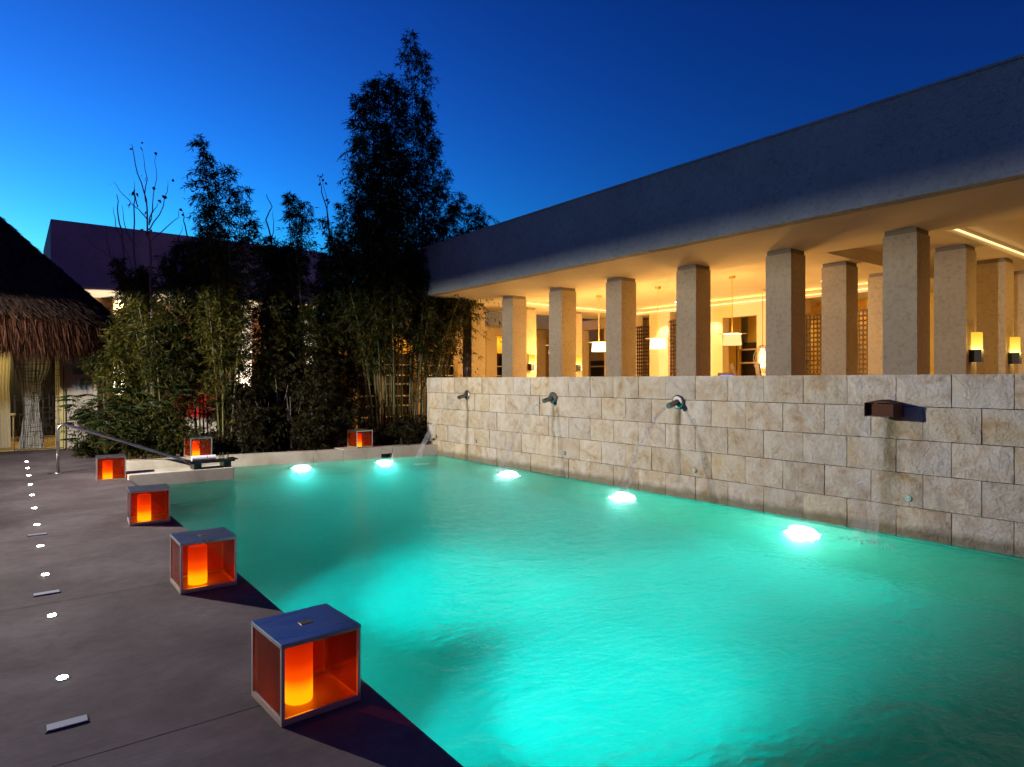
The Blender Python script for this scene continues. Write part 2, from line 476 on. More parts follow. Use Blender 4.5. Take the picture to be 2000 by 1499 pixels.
va = n_.nodes.new('ShaderNodeVolumeAbsorption'); va.inputs['Color'].default_value = (0.0,0.80,0.78,1); va.inputs['Density'].default_value = 0.75
vs_ = n_.nodes.new('ShaderNodeVolumeScatter'); vs_.inputs['Color'].default_value = (0.04,1,0.97,1); vs_.inputs['Density'].default_value = 0.035; vs_.inputs['Anisotropy'].default_value = 0.2
vadd = n_.nodes.new('ShaderNodeAddShader'); n_.links.new(va.outputs[0], vadd.inputs[0]); n_.links.new(vs_.outputs[0], vadd.inputs[1])
n_.links.new(vadd.outputs[0], out.inputs['Volume'])
M_basin = stucco('pool_plaster', (0.05,0.46,0.41), (0.08,0.54,0.49), rough=0.8, bs_=8, bd=0.002)

def jetmat():
    m = bpy.data.materials.new('falling_water'); m.use_nodes = True
    n = m.node_tree; n.nodes.clear()
    out = n.nodes.new('ShaderNodeOutputMaterial'); tr = n.nodes.new('ShaderNodeBsdfTransparent')
    d = n.nodes.new('ShaderNodeBsdfDiffuse'); d.inputs[0].default_value = (0.85,0.88,0.9,1)
    mx = n.nodes.new('ShaderNodeMixShader')
    pp = geo_pos(m, (30,30,1.5)); nn = noise(m, 1.0, 3, 0.5, pp)
    rr = ramp(m, nn.outputs[0], [(0.35,(0.04,)*3), (0.7,(0.26,)*3)])
    n.links.new(rr.outputs[0], mx.inputs[0]); n.links.new(tr.outputs[0], mx.inputs[1]); n.links.new(d.outputs[0], mx.inputs[2])
    n.links.new(mx.outputs[0], out.inputs[0])
    return m
M_jet = jetmat()

# ================================================================== SETTING
WX = 7.77           # pool face of the stone wall
DX = 1.48           # deck edge
WL = -0.12          # water level
def kfront(x): return 12.93 + (WX - x) * 0.155     # pool side of far kerb
# ground under everything (cut round the pool, soil)
g = MB()
GZ = -0.02
X0, X1, Y0, Y1 = -400, 400, -400, 400
for (a,b,c,d) in ((X0,DX-0.3,Y0,Y1),(WX+0.15,X1,Y0,Y1),(DX-0.3,WX+0.15,Y0,-4.3),(DX-0.3,WX+0.15,14.3,Y1)):
    g.quad((a,c,GZ),(b,c,GZ),(b,d,GZ),(a,d,GZ))
tag(g.build('ground', M_soil), kind='structure')

# deck with slabs
deck = MB().box(-14, DX-0.02, -4, 30, -0.016, 0.0-0.012).build('deck', M_joint)
tag(deck, kind='structure')
js = [-4.0, -1.57, 0.86, 3.29, 5.72, 8.15, 10.57, 13.0, 15.43, 17.86, 20.3, 22.7, 25.1, 27.5, 30]
xs = [-14, -10.5, -7.0, -3.5, DX]
for j in range(len(js)-1):
    for i in range(len(xs)-1):
        x1 = xs[i+1]
        y0, y1 = js[j], js[j+1]
        segs = [(xs[i], x1, y0, y1)]
        if i == 3:
            if y0 > 13: segs = [(xs[i], 1.58, y0, y1)]
            if y0 == 13.0: segs = [(xs[i], 1.48, 13.0, 13.9), (xs[i], 1.62, 13.904, 15.43)]
        for (a,b,c,d) in segs:
            edge = b > 1.4 and y0 < 12.9
            z0 = -0.11 if False else -0.0118
            MB().box(a+0.003, b-0.003 if not edge else b, c+0.003, d-0.003, z0, 0.0).build('slab', M_deck, deck)
# pool side of deck (coping face)
MB().box(DX-0.25, DX-0.001, -4, 13.9, -1.6, -0.013).build('coping', M_kerb, deck)

# basin
b = MB()
ZB = -1.42
b.quad((DX-0.05,-4,ZB),(WX+0.05,-4,ZB),(WX+0.05,14.3,ZB),(DX-0.05,14.3,ZB))
bo = b.build('pool_floor', M_basin); tag(bo, kind='structure')
b = MB()
b.quad((DX+0.004,-3.99,ZB),(DX+0.004,14.2,ZB),(DX+0.004,14.2,-0.16),(DX+0.004,-3.99,-0.16))
b.quad((WX-0.035,14.2,ZB),(WX-0.035,-3.99,ZB),(WX-0.035,-3.99,-0.20),(WX-0.035,14.2,-0.20))
b.quad((DX,-3.99,ZB),(WX,-3.99,ZB),(WX,-3.99,0),(DX,-3.99,0))
b.quad((WX+.1,kfront(WX+.1)-0.004,ZB),(DX-.1,kfront(DX-.1)-0.004,ZB),(DX-.1,kfront(DX-.1)-0.004,-0.16),(WX+.1,kfront(WX+.1)-0.004,-0.16))
tag(b.build('pool_side', stucco('wet_stone',(0.10,0.28,0.19),(0.15,0.35,0.25),bs_=12,bd=0.004)), kind='structure')
wb_ = MB().box(DX-0.12, WX+0.12, -4.1, 14.05, -1.7, WL)
water = wb_.build('water', M_water); tag(water, kind='structure')

# far kerb
def kpoly(x0, x1, off0, off1, z0, z1, name, parent=None):
    pts = [(x0, kfront(x0)+off0), (x1, kfront(x1)+off0), (x1, kfront(x1)+off1), (x0, kfront(x0)+off1)]
    return MB().prism(pts, z0, z1).build(name, M_kerb, parent, bevel=0.008)
kerb = kpoly(1.62, 3.4, 0, 0.32, -1.5, 0.095, 'kerb'); tag(kerb, kind='structure')
for a, b_, z in ((3.404,5.0,0.10),(5.004,5.62,0.10)): kpoly(a, b_, 0, 0.32, -1.5, z, 'kerb_stone', kerb)
kpoly(5.624, 6.45, 0, 0.52, -1.5, 0.115, 'kerb_stone', kerb)
kpoly(6.454, 6.70, 0.0, 0.40, -0.03, 0.115, 'kerb_stone', kerb)
kpoly(6.454, 6.70, 0.0, 0.40, -1.5, -0.1201, 'kerb_stone', kerb)
kpoly(6.704, WX, 0, 0.40, -1.5, 0.115, 'kerb_stone', kerb)
# overflow slot: dark throat behind the opening
sk = MB().box(6.454, 6.70, 13.30, 13.42, -0.12, -0.031).build('overflow_slot', M_black, kerb)
# planter soil
pl = MB(); pl.quad((1.66,14.1,0.03),(12,12.9,0.03),(12,24,0.03),(1.66,24,0.03))
tag(pl.build('planting_bed', M_soil), kind='structure')
# ledge beside the entry steps
ledge = MB().box(DX-0.02, 3.06, 11.95, 12.48, -1.4, 0.085).build('ledge', M_kerb, bevel=0.01); tag(ledge, kind='structure')
for k in range(4):
    MB().box(DX, DX+0.35*(k+1), 12.49, 13.9, -1.3, -0.16-0.26*(3-k) if False else -0.2-0.28*k).build('entry_step', M_basin, ledge)

# ------------------------------------------------------------------ stone wall
swall = empty('stone_wall', (WX, 6, 0))
tag(swall, 'long wall of rough pale limestone blocks rising out of the pool', 'wall')
def child(o, parent):
    o.parent = parent
    o.matrix_parent_inverse = Matrix.Translation(-parent.location)
    return o
core = MB().box(WX+0.03, WX+0.30, -3.4, 13.42, -1.5, 1.655).build('wall_core', M_mortar); child(core, swall)
BW, BH = 0.536, 0.366
rng = random.Random(4)
def block_mesh(wd, seed, ht=BH):
    rg = random.Random(seed)
    nx, nz = 5, 3
    gap = 0.0042
    m = MB(); vs = []; fs = []
    for j in range(nz+1):
        for i in range(nx+1):
            y = -wd/2 + gap + (wd-2*gap)*i/nx; z = gap + (ht-2*gap)*j/nz
            e = (i in (0,nx)) or (j in (0,nz))
            if e:
                vs.append((rg.uniform(0.004,0.010), y + rg.uniform(-.0015,.0015), z + rg.uniform(-.0015,.0015)))
            else:
                vs.append((rg.uniform(-0.016,0.004), y + rg.uniform(-.015,.015), z + rg.uniform(-.015,.015)))
    w_ = nx+1
    for j in range(nz):
        for i in range(nx):
            fs.append((j*w_+i, (j+1)*w_+i, (j+1)*w_+i+1, j*w_+i+1))
    nb = len(vs)
    ring = [j for j in range(w_)] + [k*w_+nx for k in range(1,nz+1)] + [nz*w_+i for i in range(nx-1,-1,-1)] + [k*w_ for k in range(nz-1,0,-1)]
    for r_ in ring: vs.append((0.06, vs[r_][1], vs[r_][2]))
    for k in range(len(ring)):
        a, b2 = ring[k], ring[(k+1)%len(ring)]
        fs.append((a, b2, nb+(k+1)%len(ring), nb+k))
    m.add(vs, fs)
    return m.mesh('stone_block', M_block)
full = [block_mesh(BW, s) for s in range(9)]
tops = [1.6645, 1.312, 0.947, 0.580, 0.213]
tz = [1.312-0.0, 0.947, 0.580, 0.213, -0.153]
base_j = 2.059
for c in range(5):
    z0 = tz[c]; ht = tops[c]-z0
    off = 0 if c % 2 == 0 else BW/2
    j = -10
    y = base_j + off - BW*10
    while y < 13.44:
        a, b2 = y, y + BW
        if b2 > 13.44: b2 = 13.44
        if b2 - a > 0.12 and b2 > 0.3:
            wdt = b2 - a
            me = full[rng.randrange(9)]
            o = bpy.data.objects.new('stone_block', me); C.objects.link(o)
            o.location = (WX + rng.uniform(-0.004,0.004), (a+b2)/2, z0)
            o.scale = (1, wdt/BW, ht/BH)
            child(o, swall)
        y += BW
# course under water
for k in range(-4, 22):
    pass
MB().box(WX-0.006, WX+0.05, -3.4, 13.42, -1.5, -0.158).build('footing', M_kerb)
f_ = bpy.data.objects['footing']; child(f_, swall)

# ------------------------------------------------------------------ main pavilion
FX = 8.16; ZS = 3.70; ZP = 4.89; CX = 9.8
pav = empty('pavilion', (12, 6, 0))
tag(pav, 'long low building with deep grey fascia and square columns behind the stone wall', 'building')
def part(name, mb, m, parent=pav, bevel=0):
    o = mb.build(name, m, None, bevel=bevel); return child(o, parent)
part('fascia', MB().box(FX, FX+0.2, -4, 16.2, ZS, ZP), M_fascia)
part('roof', MB().box(FX+0.2, 24, -4, 16.2, 4.35, 4.75), M_fascia)
part('end_fascia', MB().box(FX+0.2, 24, 16.0, 16.2, ZS, ZP), M_fascia)
part('coping', MB().box(FX-0.015, FX+0.24, -4, 16.215, ZP+0.001, ZP+0.03), M_fascia)
# soffit with three coffers
def coffer(x0, x1, y0, y1, depth, lit=True):
    t = 0.02
    m = MB()
    zc = ZS+depth
    m.box(x0-0.1, x1+0.1, y0-0.1, y1+0.1, zc, zc+0.05)
    part('coffer_ceiling', m, M_ceiling)
    s = MB()
    s.box(x0-0.08, x0, y0-0.08, y1+0.08, ZS+0.012, zc-0.001); s.box(x1, x1+0.08, y0-0.08, y1+0.08, ZS+0.012, zc-0.001)
    s.box(x0, x1, y0-0.08, y0, ZS+0.012, zc-0.001); s.box(x0, x1, y1, y1+0.08, ZS+0.012, zc-0.001)
    part('coffer_side', s, M_ceiling)
    if lit:
        e = 0.012
        for (a,b2,c,d) in ((x0+e,x0+0.03,y0+e,y1-e),(x1-0.03,x1-e,y0+e,y1-e),(x0+0.031,x1-0.031,y0+e,y0+0.03),(x0+0.031,x1-0.031,y1-0.03,y1-e)):
            part('cove_light', MB().box(a,b2,c,d,ZS+0.06,ZS+0.08), M_cove)
cof = [(10.62, 16.1, 6.15, 14.3), (10.62, 17.5, 4.25, 5.35), (10.4, 19.0, -3.5, 3.55)]
def soffit():
    t = 0.01
    xsn = [FX+0.2, 10.4, 10.62, 16.1, 17.5, 19.0, 24]
    ysn = [-4, -3.5, 3.55, 4.25, 5.35, 6.15, 14.3, 16.0]
    m = MB()
    for i in range(len(xsn)-1):
        for j in range(len(ysn)-1):
            cx, cy = (xsn[i]+xsn[i+1])/2, (ysn[j]+ysn[j+1])/2
            if any(a < cx < b2 and c < cy < d for a,b2,c,d in cof): continue
            m.box(xsn[i], xsn[i+1], ysn[j], ysn[j+1], ZS, ZS+0.012)
    part('soffit', m, M_ceiling)
soffit()
coffer(*cof[0], 0.16); coffer(*cof[1], 0.22, False); coffer(*cof[2], 0.16)
# columns
CW = 0.44; SP = 1.813; CY0 = 3.68
me_col = MB().box(-CW/2, CW/2, -CW/2, CW/2, 0, 3.63).mesh('column', M_column)
me_shadow_gap = MB().box(-CW/2+0.015, CW/2-0.015, -CW/2+0.015, CW/2-0.015, 3.63, ZS).mesh('cap', M_cap)
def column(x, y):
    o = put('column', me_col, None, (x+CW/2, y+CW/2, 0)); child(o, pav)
    c_ = put('cap', me_shadow_gap, o)
for k in range(-1, 7): column(CX, CY0 + SP*k)
for x in (11.62, 13.45, 15.3): column(x, CY0)
for x in (11.62, 13.45): column(x, CY0+SP)
for x in (11.62, 13.45): column(x, CY0+SP*6)
column(16.9, CY0+SP*6)
part('floor', MB().box(WX+0.31, 24, -4, 23, -0.01, 0.012), M_floor)

# back wall of the lobby at X = 16.1 : pale piers, yellow recess, lattice screens
BX = 16.1
def bw(px0, px1): return yat(px1, BX), yat(px0, BX)
wall_segs = [(1085,1138,'w'),(1138,1180,'niche'),(1180,1243,'w'),(1243,1268,'lat'),(1268,1308,'w'),(1308,1324,'lat'),(1324,1387,'w'),(1387,1411,'w'),(1411,1478,'niche'),(1478,1572,'w'),(1572,1700,'lat')]
for a, b2, t in wall_segs:
    y0, y1 = bw(a, b2)
    if t == 'w': part('wall', MB().box(BX, BX+0.3, y0, y1, 0.012, ZS), M_innerwall)
    if t == 'niche':
        part('niche_wall', MB().box(BX+2.2, BX+2.3, y0-1.6, y1+(2.6 if a < 1300 else 0.6), 0.012, ZS), M_yellow)
        part('header', MB().box(BX, BX+0.25, y0, y1, 3.38, ZS), M_innerwall)
    if t == 'lat':
        part('screen_backing', MB().box(BX+1.4, BX+1.5, y0-1.2, y1+0.4, 0.012, ZS), M_yellow)
part('rear_wall', MB().box(19.6, 19.8, -4, 14.6, 0.012, ZS), M_innerwall)
part('wall', MB().box(BX+0.3, 22, 18.2, 18.4, 0.012, ZS), M_innerwall)
part('wall', MB().box(BX+0.3, 19.6, 6.9, 7.02, 0.012, ZS), M_innerwall)

# ring lattice (flat rings in a row, joined: hundreds of small pieces)
def lattice(px0, px1, z0, z1, label, X=BX+0.02, rr=0.06):
    y0, y1 = yat(px1, X), yat(px0, X)
    t = empty('lattice_screen', (X, (y0+y1)/2, z0)); tag(t, label, 'screen', 'dark lattice screens of the lobby')
    m = MB()
    W_, H_ = y1-y0, z1-z0
    ny = max(1, round(W_/(rr*1.55))); nz = round(H_/(rr*1.9))
    sy, sz = W_/ny, H_/nz
    for i in range(ny+1):
        for j in range(nz):
            cy, cz = -W_/2 + sy*i, sz*(j+0.5)
            n = 12; ro, ri = rr*1.12, rr*0.82; vs = []; fs = []
            for k in range(n):
                a = 2*math.pi*k/n
                for rr2 in (ro, ri):
                    for xx in (-0.012, 0.012):
                        vs.append((xx, max(-W_/2, min(W_/2, cy + rr2*0.8*math.cos(a))), max(0, min(H_, cz + rr2*1.15*math.sin(a)))))
            for k in range(n):
                q = k*4; q2 = ((k+1)%n)*4
                fs += [(q, q2, q2+2, q+2), (q+1, q+3, q2+3, q2+1), (q, q+1, q2+1, q2)]
            m.add(vs, fs)
    o = m.build('ring_pattern', M_lattice, t); o['kind'] = 'stuff'
    f = MB().box(-0.02,0.02,-W_/2-0.03,-W_/2,0,H_).box(-0.02,0.02,W_/2,W_/2+0.03,0,H_).box(-0.02,0.02,-W_/2-0.03,W_/2+0.03,H_,H_+0.04)
    f.build('frame', M_lattice, t)
lattice(1243, 1268, 0.02, 3.3, 'narrow dark ring lattice screen left of the bright lobby pier')
lattice(1308, 1324, 0.02, 3.4, 'narrowest dark ring lattice screen, just right of the bright lobby pier')
lattice(1572, 1722, 0.02, 3.25, 'wide dark ring lattice screen seen beside the stout inner column on the right', X=BX-0.05)
def rackshelf(name_label, X, y0, y1, zs, depth=0.35):
    t = empty('shelf_unit', (X, (y0+y1)/2, 0)); tag(t, name_label, 'shelves', 'dark shelf units')
    W_ = y1-y0
    MB().box(depth-0.03, depth, -W_/2, W_/2, 0.013, zs[-1]+0.25).build('back_panel', M_dark, t)
    for z in zs: MB().box(0, depth-0.031, -W_/2, W_/2, z, z+0.045).build('shelf', M_shelf, t)
    for yy in (-W_/2-0.04, W_/2): MB().box(0, depth, yy, yy+0.04, 0.013, zs[-1]+0.25).build('side_panel', M_dark, t)
rackshelf('dark open shelves seen right of the third front column', BX+1.4, yat(1182,BX+1.4), yat(1138,BX+1.4), [0.7,1.15,1.62,2.1])
rackshelf('dark open shelves behind the cream drum pendant', BX+1.4, yat(1478,BX+1.4), yat(1440,BX+1.4), [0.7,1.15,1.62,2.1,2.5])

# far pavilion north of the lobby (yellow walls, dark shelves between piers)
far = empty('far_pavilion', (11, 19, 0))
tag(far, 'low far pavilion with amber walls and shelf bays seen between the bamboo stems', 'building')
FY = 18.4; FW = 19.6
part('fascia', MB().box(7.95, 24, FY, FY+0.2, 3.50, 4.15), M_fascia, far)
part('soffit', MB().box(7.95, 24, FY+0.2, FW+1.4, 3.55, 3.6), M_ceiling, far)
part('roof', MB().box(7.95, 24, FY+0.2, FW+1.6, 3.9, 4.1), M_fascia, far)
part('header', MB().box(7.95, 24, FW, FW+0.2, 3.28, 3.55), M_innerwall, far)
part('wall', MB().box(7.95, 24, FW+1.2, FW+1.4, 0.012, 3.55), M_yellow, far)
part('ceiling', MB().box(7.95, 24, FW+0.2, FW+1.2, 3.42, 3.46), M_ceiling, far)
piers = [(684,697),(738,747),(812,828),(890,912),(946,966),(985,1002),(1045,1062)]
for a, b2 in piers:
    part('pier', MB().box(xat(a,FW), xat(b2,FW), FW-0.15, FW+0.15, 0.012, 3.28), M_innerwall, far)
bays = [(697,738),(747,812),(828,890),(966,985),(1002,1045)]
names = ['leftmost dark shelf bay glimpsed through the bamboo stems', 'second dark shelf bay glimpsed through the bamboo stems', 'third dark shelf bay, just left of the stone wall end', 'slim dark shelf bay between the two leftmost columns', 'dark shelf bay behind the second column from the left']
for (a, b2), lb in zip(bays, names):
    x0, x1 = xat(a, FW+0.1), xat(b2, FW+0.1)
    t = empty('shelf_unit', ((x0+x1)/2, FW+0.2, 0)); tag(t, lb, 'shelves', 'dark shelf units')
    W_ = x1-x0
    zt = zat(690, (x0+x1)/2, FW)
    MB().box(-W_/2, W_/2, 0.28, 0.31, 0.013, zt).build('back_panel', M_dark, t)
    for z in (0.35,0.72,1.05,1.45,1.75,2.1): MB().box(-W_/2, W_/2, 0, 0.279, z, z+0.04).build('shelf', M_shelf, t)
    for xx in (-W_/2, 0.0, W_/2-0.03): MB().box(xx, xx+0.03, 0.005, 0.279, 0.013, zt).build('divider', M_dark, t)

# left wing
LY = 24.0
lw = empty('left_wing', (5, LY, 0))
tag(lw, 'flat roofed building wing with a deep plain parapet behind the bamboo on the left', 'building')
lx0, lx1 = xat(99, LY), xat(640, LY)
zt = zat(428, lx0, LY); zb = zat(562, xat(200,LY), LY)
part('parapet', MB().box(lx0, lx1, LY, LY+6, zb, zt), M_fascia, lw)
part('soffit', MB().box(lx0, lx1, LY+0.02, LY+6, zb-0.06, zb-0.002), M_ceiling, lw)
part('rear_block', MB().box(lx0-3, lx0-0.01, LY+5, LY+8, 1, zt-0.9), M_fascia, lw)
part('wall', MB().box(lx0, lx1, LY+2.5, LY+2.7, 0, zb-0.06), stucco('brown_wall', (0.30,0.16,0.09), (0.36,0.2,0.11)), lw)
M_lit = stucco('white_pier', (0.8,0.77,0.7), (0.8,0.78,0.72))
lit_px = [(222,256),(462,492),(594,613)]
for a, b2 in lit_px:
    part('pier', MB().box(xat(a,LY+1.6), xat(b2,LY+1.6), LY+1.6, LY+1.9, 0, zb-0.08), M_lit, lw)

# ================================================================== LIGHTS the place has
def area(name, loc, target, energy, col, sx_, sy_=None, spread=None):
    d = bpy.data.lights.new(name, 'AREA'); d.energy = energy; d.color = col
    d.shape = 'RECTANGLE' if sy_ else 'SQUARE'; d.size = sx_
    if sy_: d.size_y = sy_
    if spread: d.spread = spread
    o = bpy.data.objects.new(name, d); C.objects.link(o); o.location = loc
    o.rotation_euler = (Vector(target)-Vector(loc)).to_track_quat('-Z','Y').to_euler()
    return o
def spot(name, loc, target, energy, col, ang=70, blend=0.6, rad=0.06):
    d = bpy.data.lights.new(name, 'SPOT'); d.energy = energy; d.color = col
    d.spot_size = R(ang); d.spot_blend = blend; d.shadow_soft_size = rad
    o = bpy.data.objects.new(name, d); C.objects.link(o); o.location = loc
    o.rotation_euler = (Vector(target)-Vector(loc)).to_track_quat('-Z','Y').to_euler()
    return o
def point(name, loc, energy, col, rad=0.08):
    d = bpy.data.lights.new(name, 'POINT'); d.energy = energy; d.color = col; d.shadow_soft_size = rad
    o = bpy.data.objects.new(name, d); C.objects.link(o); o.location = loc
    return o
WARM = (1.0, 0.53, 0.14)

# floodlight on a mast over the deck (its shadows fall from every spout)
FL = Vector((-2.6, 11.3, 3.15))
spot('flood_lamp', FL, FL + Vector((1,-0.1,-0.10)), 4300, (1.0,0.92,0.80), 178, 0.55, 0.028)
mast = empty('floodlight_post', (FL.x-0.16, FL.y, 0)); tag(mast, 'short black post with a hooded floodlight left of the pool deck', 'lamp post')
MB().lathe([(0.05,0),(0.04,FL.z-0.12)], 10).build('pole', M_iron, mast)
MB().box(-0.12,0.06,-0.16,0.16,FL.z-0.119,FL.z+0.0265).build('lamp_head', M_iron, mast)
MB().box(0.061,0.80,-1.2,1.2,FL.z+0.027,FL.z+0.031).build('hood', M_iron, mast)  # unseen plate, added to keep the lamp's light off fascia and treetops
MB().box(0.061,0.215,-0.06,0.06,FL.z-0.056,FL.z-0.052).build('cutoff_lip', M_iron, mast)  # unseen plate, added to dim the lamp's light on the deck below

# interior lamps
for i, y in enumerate((2.0,-1.0)):
    area('cove_lamp', (13.5, y, ZS+0.1), (13.5, y, 0), 60, WARM, 2.5)
# ================================================================== OBJECTS
# ---- sconces (thing: bracket, glass)
s0 = empty('wall_sconce')
MB().box(-0.095,0.02,-0.16,0.0,-0.02,0.17).build('bracket', M_iron, s0)
MB().box(0.0205,0.085,-0.125,-0.02,-0.01,0.1705).box(-0.075,0.085,-0.125,-0.02,0.171,0.44).build('glass_shade', M_sconce, s0)
sc_list = [(11.62, CY0, 'left of the two large amber wall lamps at the right'),
           (13.45, CY0, 'glowing amber wall lamp at the far right edge of the photo'),
           (11.62, CY0+SP*6, 'leftmost glowing wall lamp, on a far column behind the second front column'),
           (13.45, CY0+SP*6, 'second glowing wall lamp from the left, on a far column'),
           (16.9, CY0+SP*6, 'glowing wall lamp on the far bright pier beside the narrow lattice')]
for i, (x, y, lb) in enumerate(sc_list):
    o = s0 if i == 0 else copy_tree(s0)
    o.location = (x+CW/2, y-0.002, 1.90)
    tag(o, lb, 'wall lamp', 'lit wall lamps on the columns')
    point('sconce_lamp', (x+CW/2+0.02, y-0.24, 2.1), 9, (1.0,0.62,0.18), 0.06)
# ---- pendants
p0 = empty('pendant_lamp')
ZC = ZS+0.16
MB().lathe([(0.07,ZC-0.05),(0.07,ZC-0.001)], 14).build('canopy', M_brass, p0)
MB().lathe([(0.009,2.58),(0.009,ZC-0.05)], 8).build('rod', M_brass, p0)
MB().lathe([(0.20,2.36),(0.18,2.59)], 26, close=False).build('shade', M_shade, p0)
MB().lathe([(0.30,2.605),(0.30,2.612)], 26).build('top_disc', M_shelf, p0)
plist = [(12.4,8.3,'cream drum pendant lamp hanging nearest, beside the middle column'),
         (12.4,10.35,'bright drum pendant lamp in front of the white lobby pier'),
         (12.4,12.35,'bright drum pendant lamp between the third and fourth columns from the left'),
         (12.4,14.1,'farthest drum pendant lamp, half hidden by the third column from the left')]
for i, (x, y, lb) in enumerate(plist):
    o = p0 if i == 0 else copy_tree(p0)
    o.location = (x, y, 0)
    tag(o, lb, 'pendant lamp', 'drum pendant lamps of the lobby')
    point('pendant_bulb', (x, y, 2.30), 300, WARM, 0.16)
    point('pendant_bulb', (x, y, 2.72), 60, WARM, 0.12)
for ch in list(p0.children):
    if ch.name.startswith('shade'):
        ch.data = ch.data.copy(); ch.data.materials[0] = M_shade2
wk = empty('wicker_pendant', (14.9, 9.1, 0)); tag(wk, 'oval wicker pendant lamp glowing at the left edge of the big middle column', 'pendant lamp')
MB().lathe([(0.05,ZC-0.04),(0.05,ZC-0.001)], 12).build('canopy', M_brass, wk)
MB().lathe([(0.007,2.45),(0.007,ZC-0.04)], 6).build('cord', M_iron, wk)
MB().lathe([(0.05,1.9),(0.09,2.0),(0.10,2.2),(0.05,2.4)], 16).build('bulb', M_shade, wk)
m = MB()
for k in range(14):
    a = 2*math.pi*k/14
    m.tube([(0.22*math.sin(t)*math.cos(a+t*0.6), 0.22*math.sin(t)*math.sin(a+t*0.6), 2.12-0.36*math.cos(t)) for t in [math.pi*i/10 for i in range(11)]], 0.006, 4)
m.build('wicker_cage', M_bark, wk)
point('pendant_bulb', (14.9, 9.1, 1.75), 14, WARM, 0.1)
# ceiling wash of the lobby comes from the coves: long lamps laid in them
area('cove_lamp', (10.75, 10.2, ZS+0.05), (12.5, 10.2, ZS+0.2), 60, WARM, 7.5, 0.05)
area('cove_lamp', (15.95, 10.2, ZS+0.05), (14.2, 10.2, ZS+0.2), 60, WARM, 7.5, 0.05)
for x, y in ((11.8,7.2),(14.2,7.2),(14.2,11.3),(13.4,5.7)):
    pass
# recessed downlights
d0 = None
for i,(x,y,lb) in enumerate(((13.3,9.9,'small round ceiling downlight beside the cream drum pendant'),(14.6,7.4,'small round ceiling downlight over the wide lattice screen'),(15.2,12.0,'small round ceiling downlight near the far lobby wall'))):
    t = empty('downlight', (x,y,ZC)); tag(t, lb, 'ceiling light', 'recessed ceiling lights')
    MB().lathe([(0.075,-0.008),(0.085,-0.001)], 16).build('rim', M_white, t)
    MB().lathe([(0.055,-0.014),(0.055,-0.0085)], 16).build('lens', M_down, t)
    spot('downlight_lamp', (x,y,ZC-0.03), (x+0.3,y,0), 60, WARM, 110, 0.6, 0.06)
spot('niche_lamp', (BX+1.6, 10.3, 3.6), (BX+2.2, 10.3, 1.5), 60, (1,0.7,0.25), 140, 0.5)
spot('screen_lamp', (BX+1.0, 8.3, 3.6), (BX+1.4, 8.3, 1.5), 26, (1,0.62,0.2), 140, 0.5)
spot('screen_lamp', (BX+1.0, 13.6, 3.6), (BX+1.4, 13.6, 1.5), 20, (1,0.62,0.2), 140, 0.5)
spot('pier_wash', (BX-0.35, 13.15, 3.55), (BX+0.1, 13.15, 1.6), 70, (1,0.75,0.42), 80, 0.5)
spot('pier_wash', (BX-0.35, 11.3, 3.55), (BX+0.1, 11.3, 1.6), 60, (1,0.75,0.42), 80, 0.5)
# far pavilion lamps
for x in (8.9, 10.2, 11.7, 13.6, 15.2):
    area('shelf_cove', (x, FW+0.75, 3.38), (x, FW+0.9, 0), 20, (1.0,0.58,0.12), 0.9, 0.2)
for x in (9.2, 12.0):
    area('portico_lamp', (x, FW-0.7, 3.52), (x, FW-0.3, 0), 14, WARM, 0.5)
area('wing_end_lamp', (11.5, 15.6, ZS-0.02), (11.5, 15.6, 0), 26, WARM, 2.5, 0.4)
# left wing lamps
for a, b2 in lit_px:
    xx = (xat(a,LY+1.6)+xat(b2,LY+1.6))/2
    spot('pier_uplight', (xx, LY+0.9, 0.3), (xx, LY+1.7, 3.2), 1300, (1,0.84,0.62), 60, 0.4)
for px in (235, 385, 530):
    spot('wing_lamp', (xat(px,LY+1.5), LY+1.5, zb-0.2), (xat(px,LY+1.5), LY+2.6, 1.5), 110, (1,0.5,0.2), 120, 0.6)

# small lobby furniture seen over the wall
mo = empty('monitor', (13.6, yat(1418,13.6), 0)); tag(mo, 'small monitor glowing violet blue just above the stone wall', 'monitor')
MB().box(-0.02,0.02,-0.22,0.22,1.5,1.78).build('housing', M_black, mo)
MB().box(-0.026,-0.021,-0.20,0.14,1.53,1.72).build('screen', M_screen, mo)
MB().box(-0.05,0.1,-0.05,0.05,0.013,1.5).build('stand', M_black, mo)
for i, (px, lean, lb) in enumerate(((1447,-0.35,'dark leaning chair back behind the monitor'),(1486,-0.16,'dark leaning chair back under the wicker pendant'))):
    yy = yat(px, 13.2)
    t = empty('high_chair', (13.2, yy, 0)); tag(t, lb, 'chair', 'dark high chairs in the lobby')
    MB().bar((0,-0.03,1.2),(0,-0.03-lean*0.75,1.97),0.05,0.10).build('backrest', M_dark, t)
    MB().box(-0.2,0.2,-0.15,0.3,1.12,1.19).build('seat', M_dark, t)
    for ax in (-0.18,0.16):
        for ay in (-0.13,0.26): MB().box(ax,ax+0.03,ay,ay+0.03,0.013,1.119).build('leg', M_dark, t)

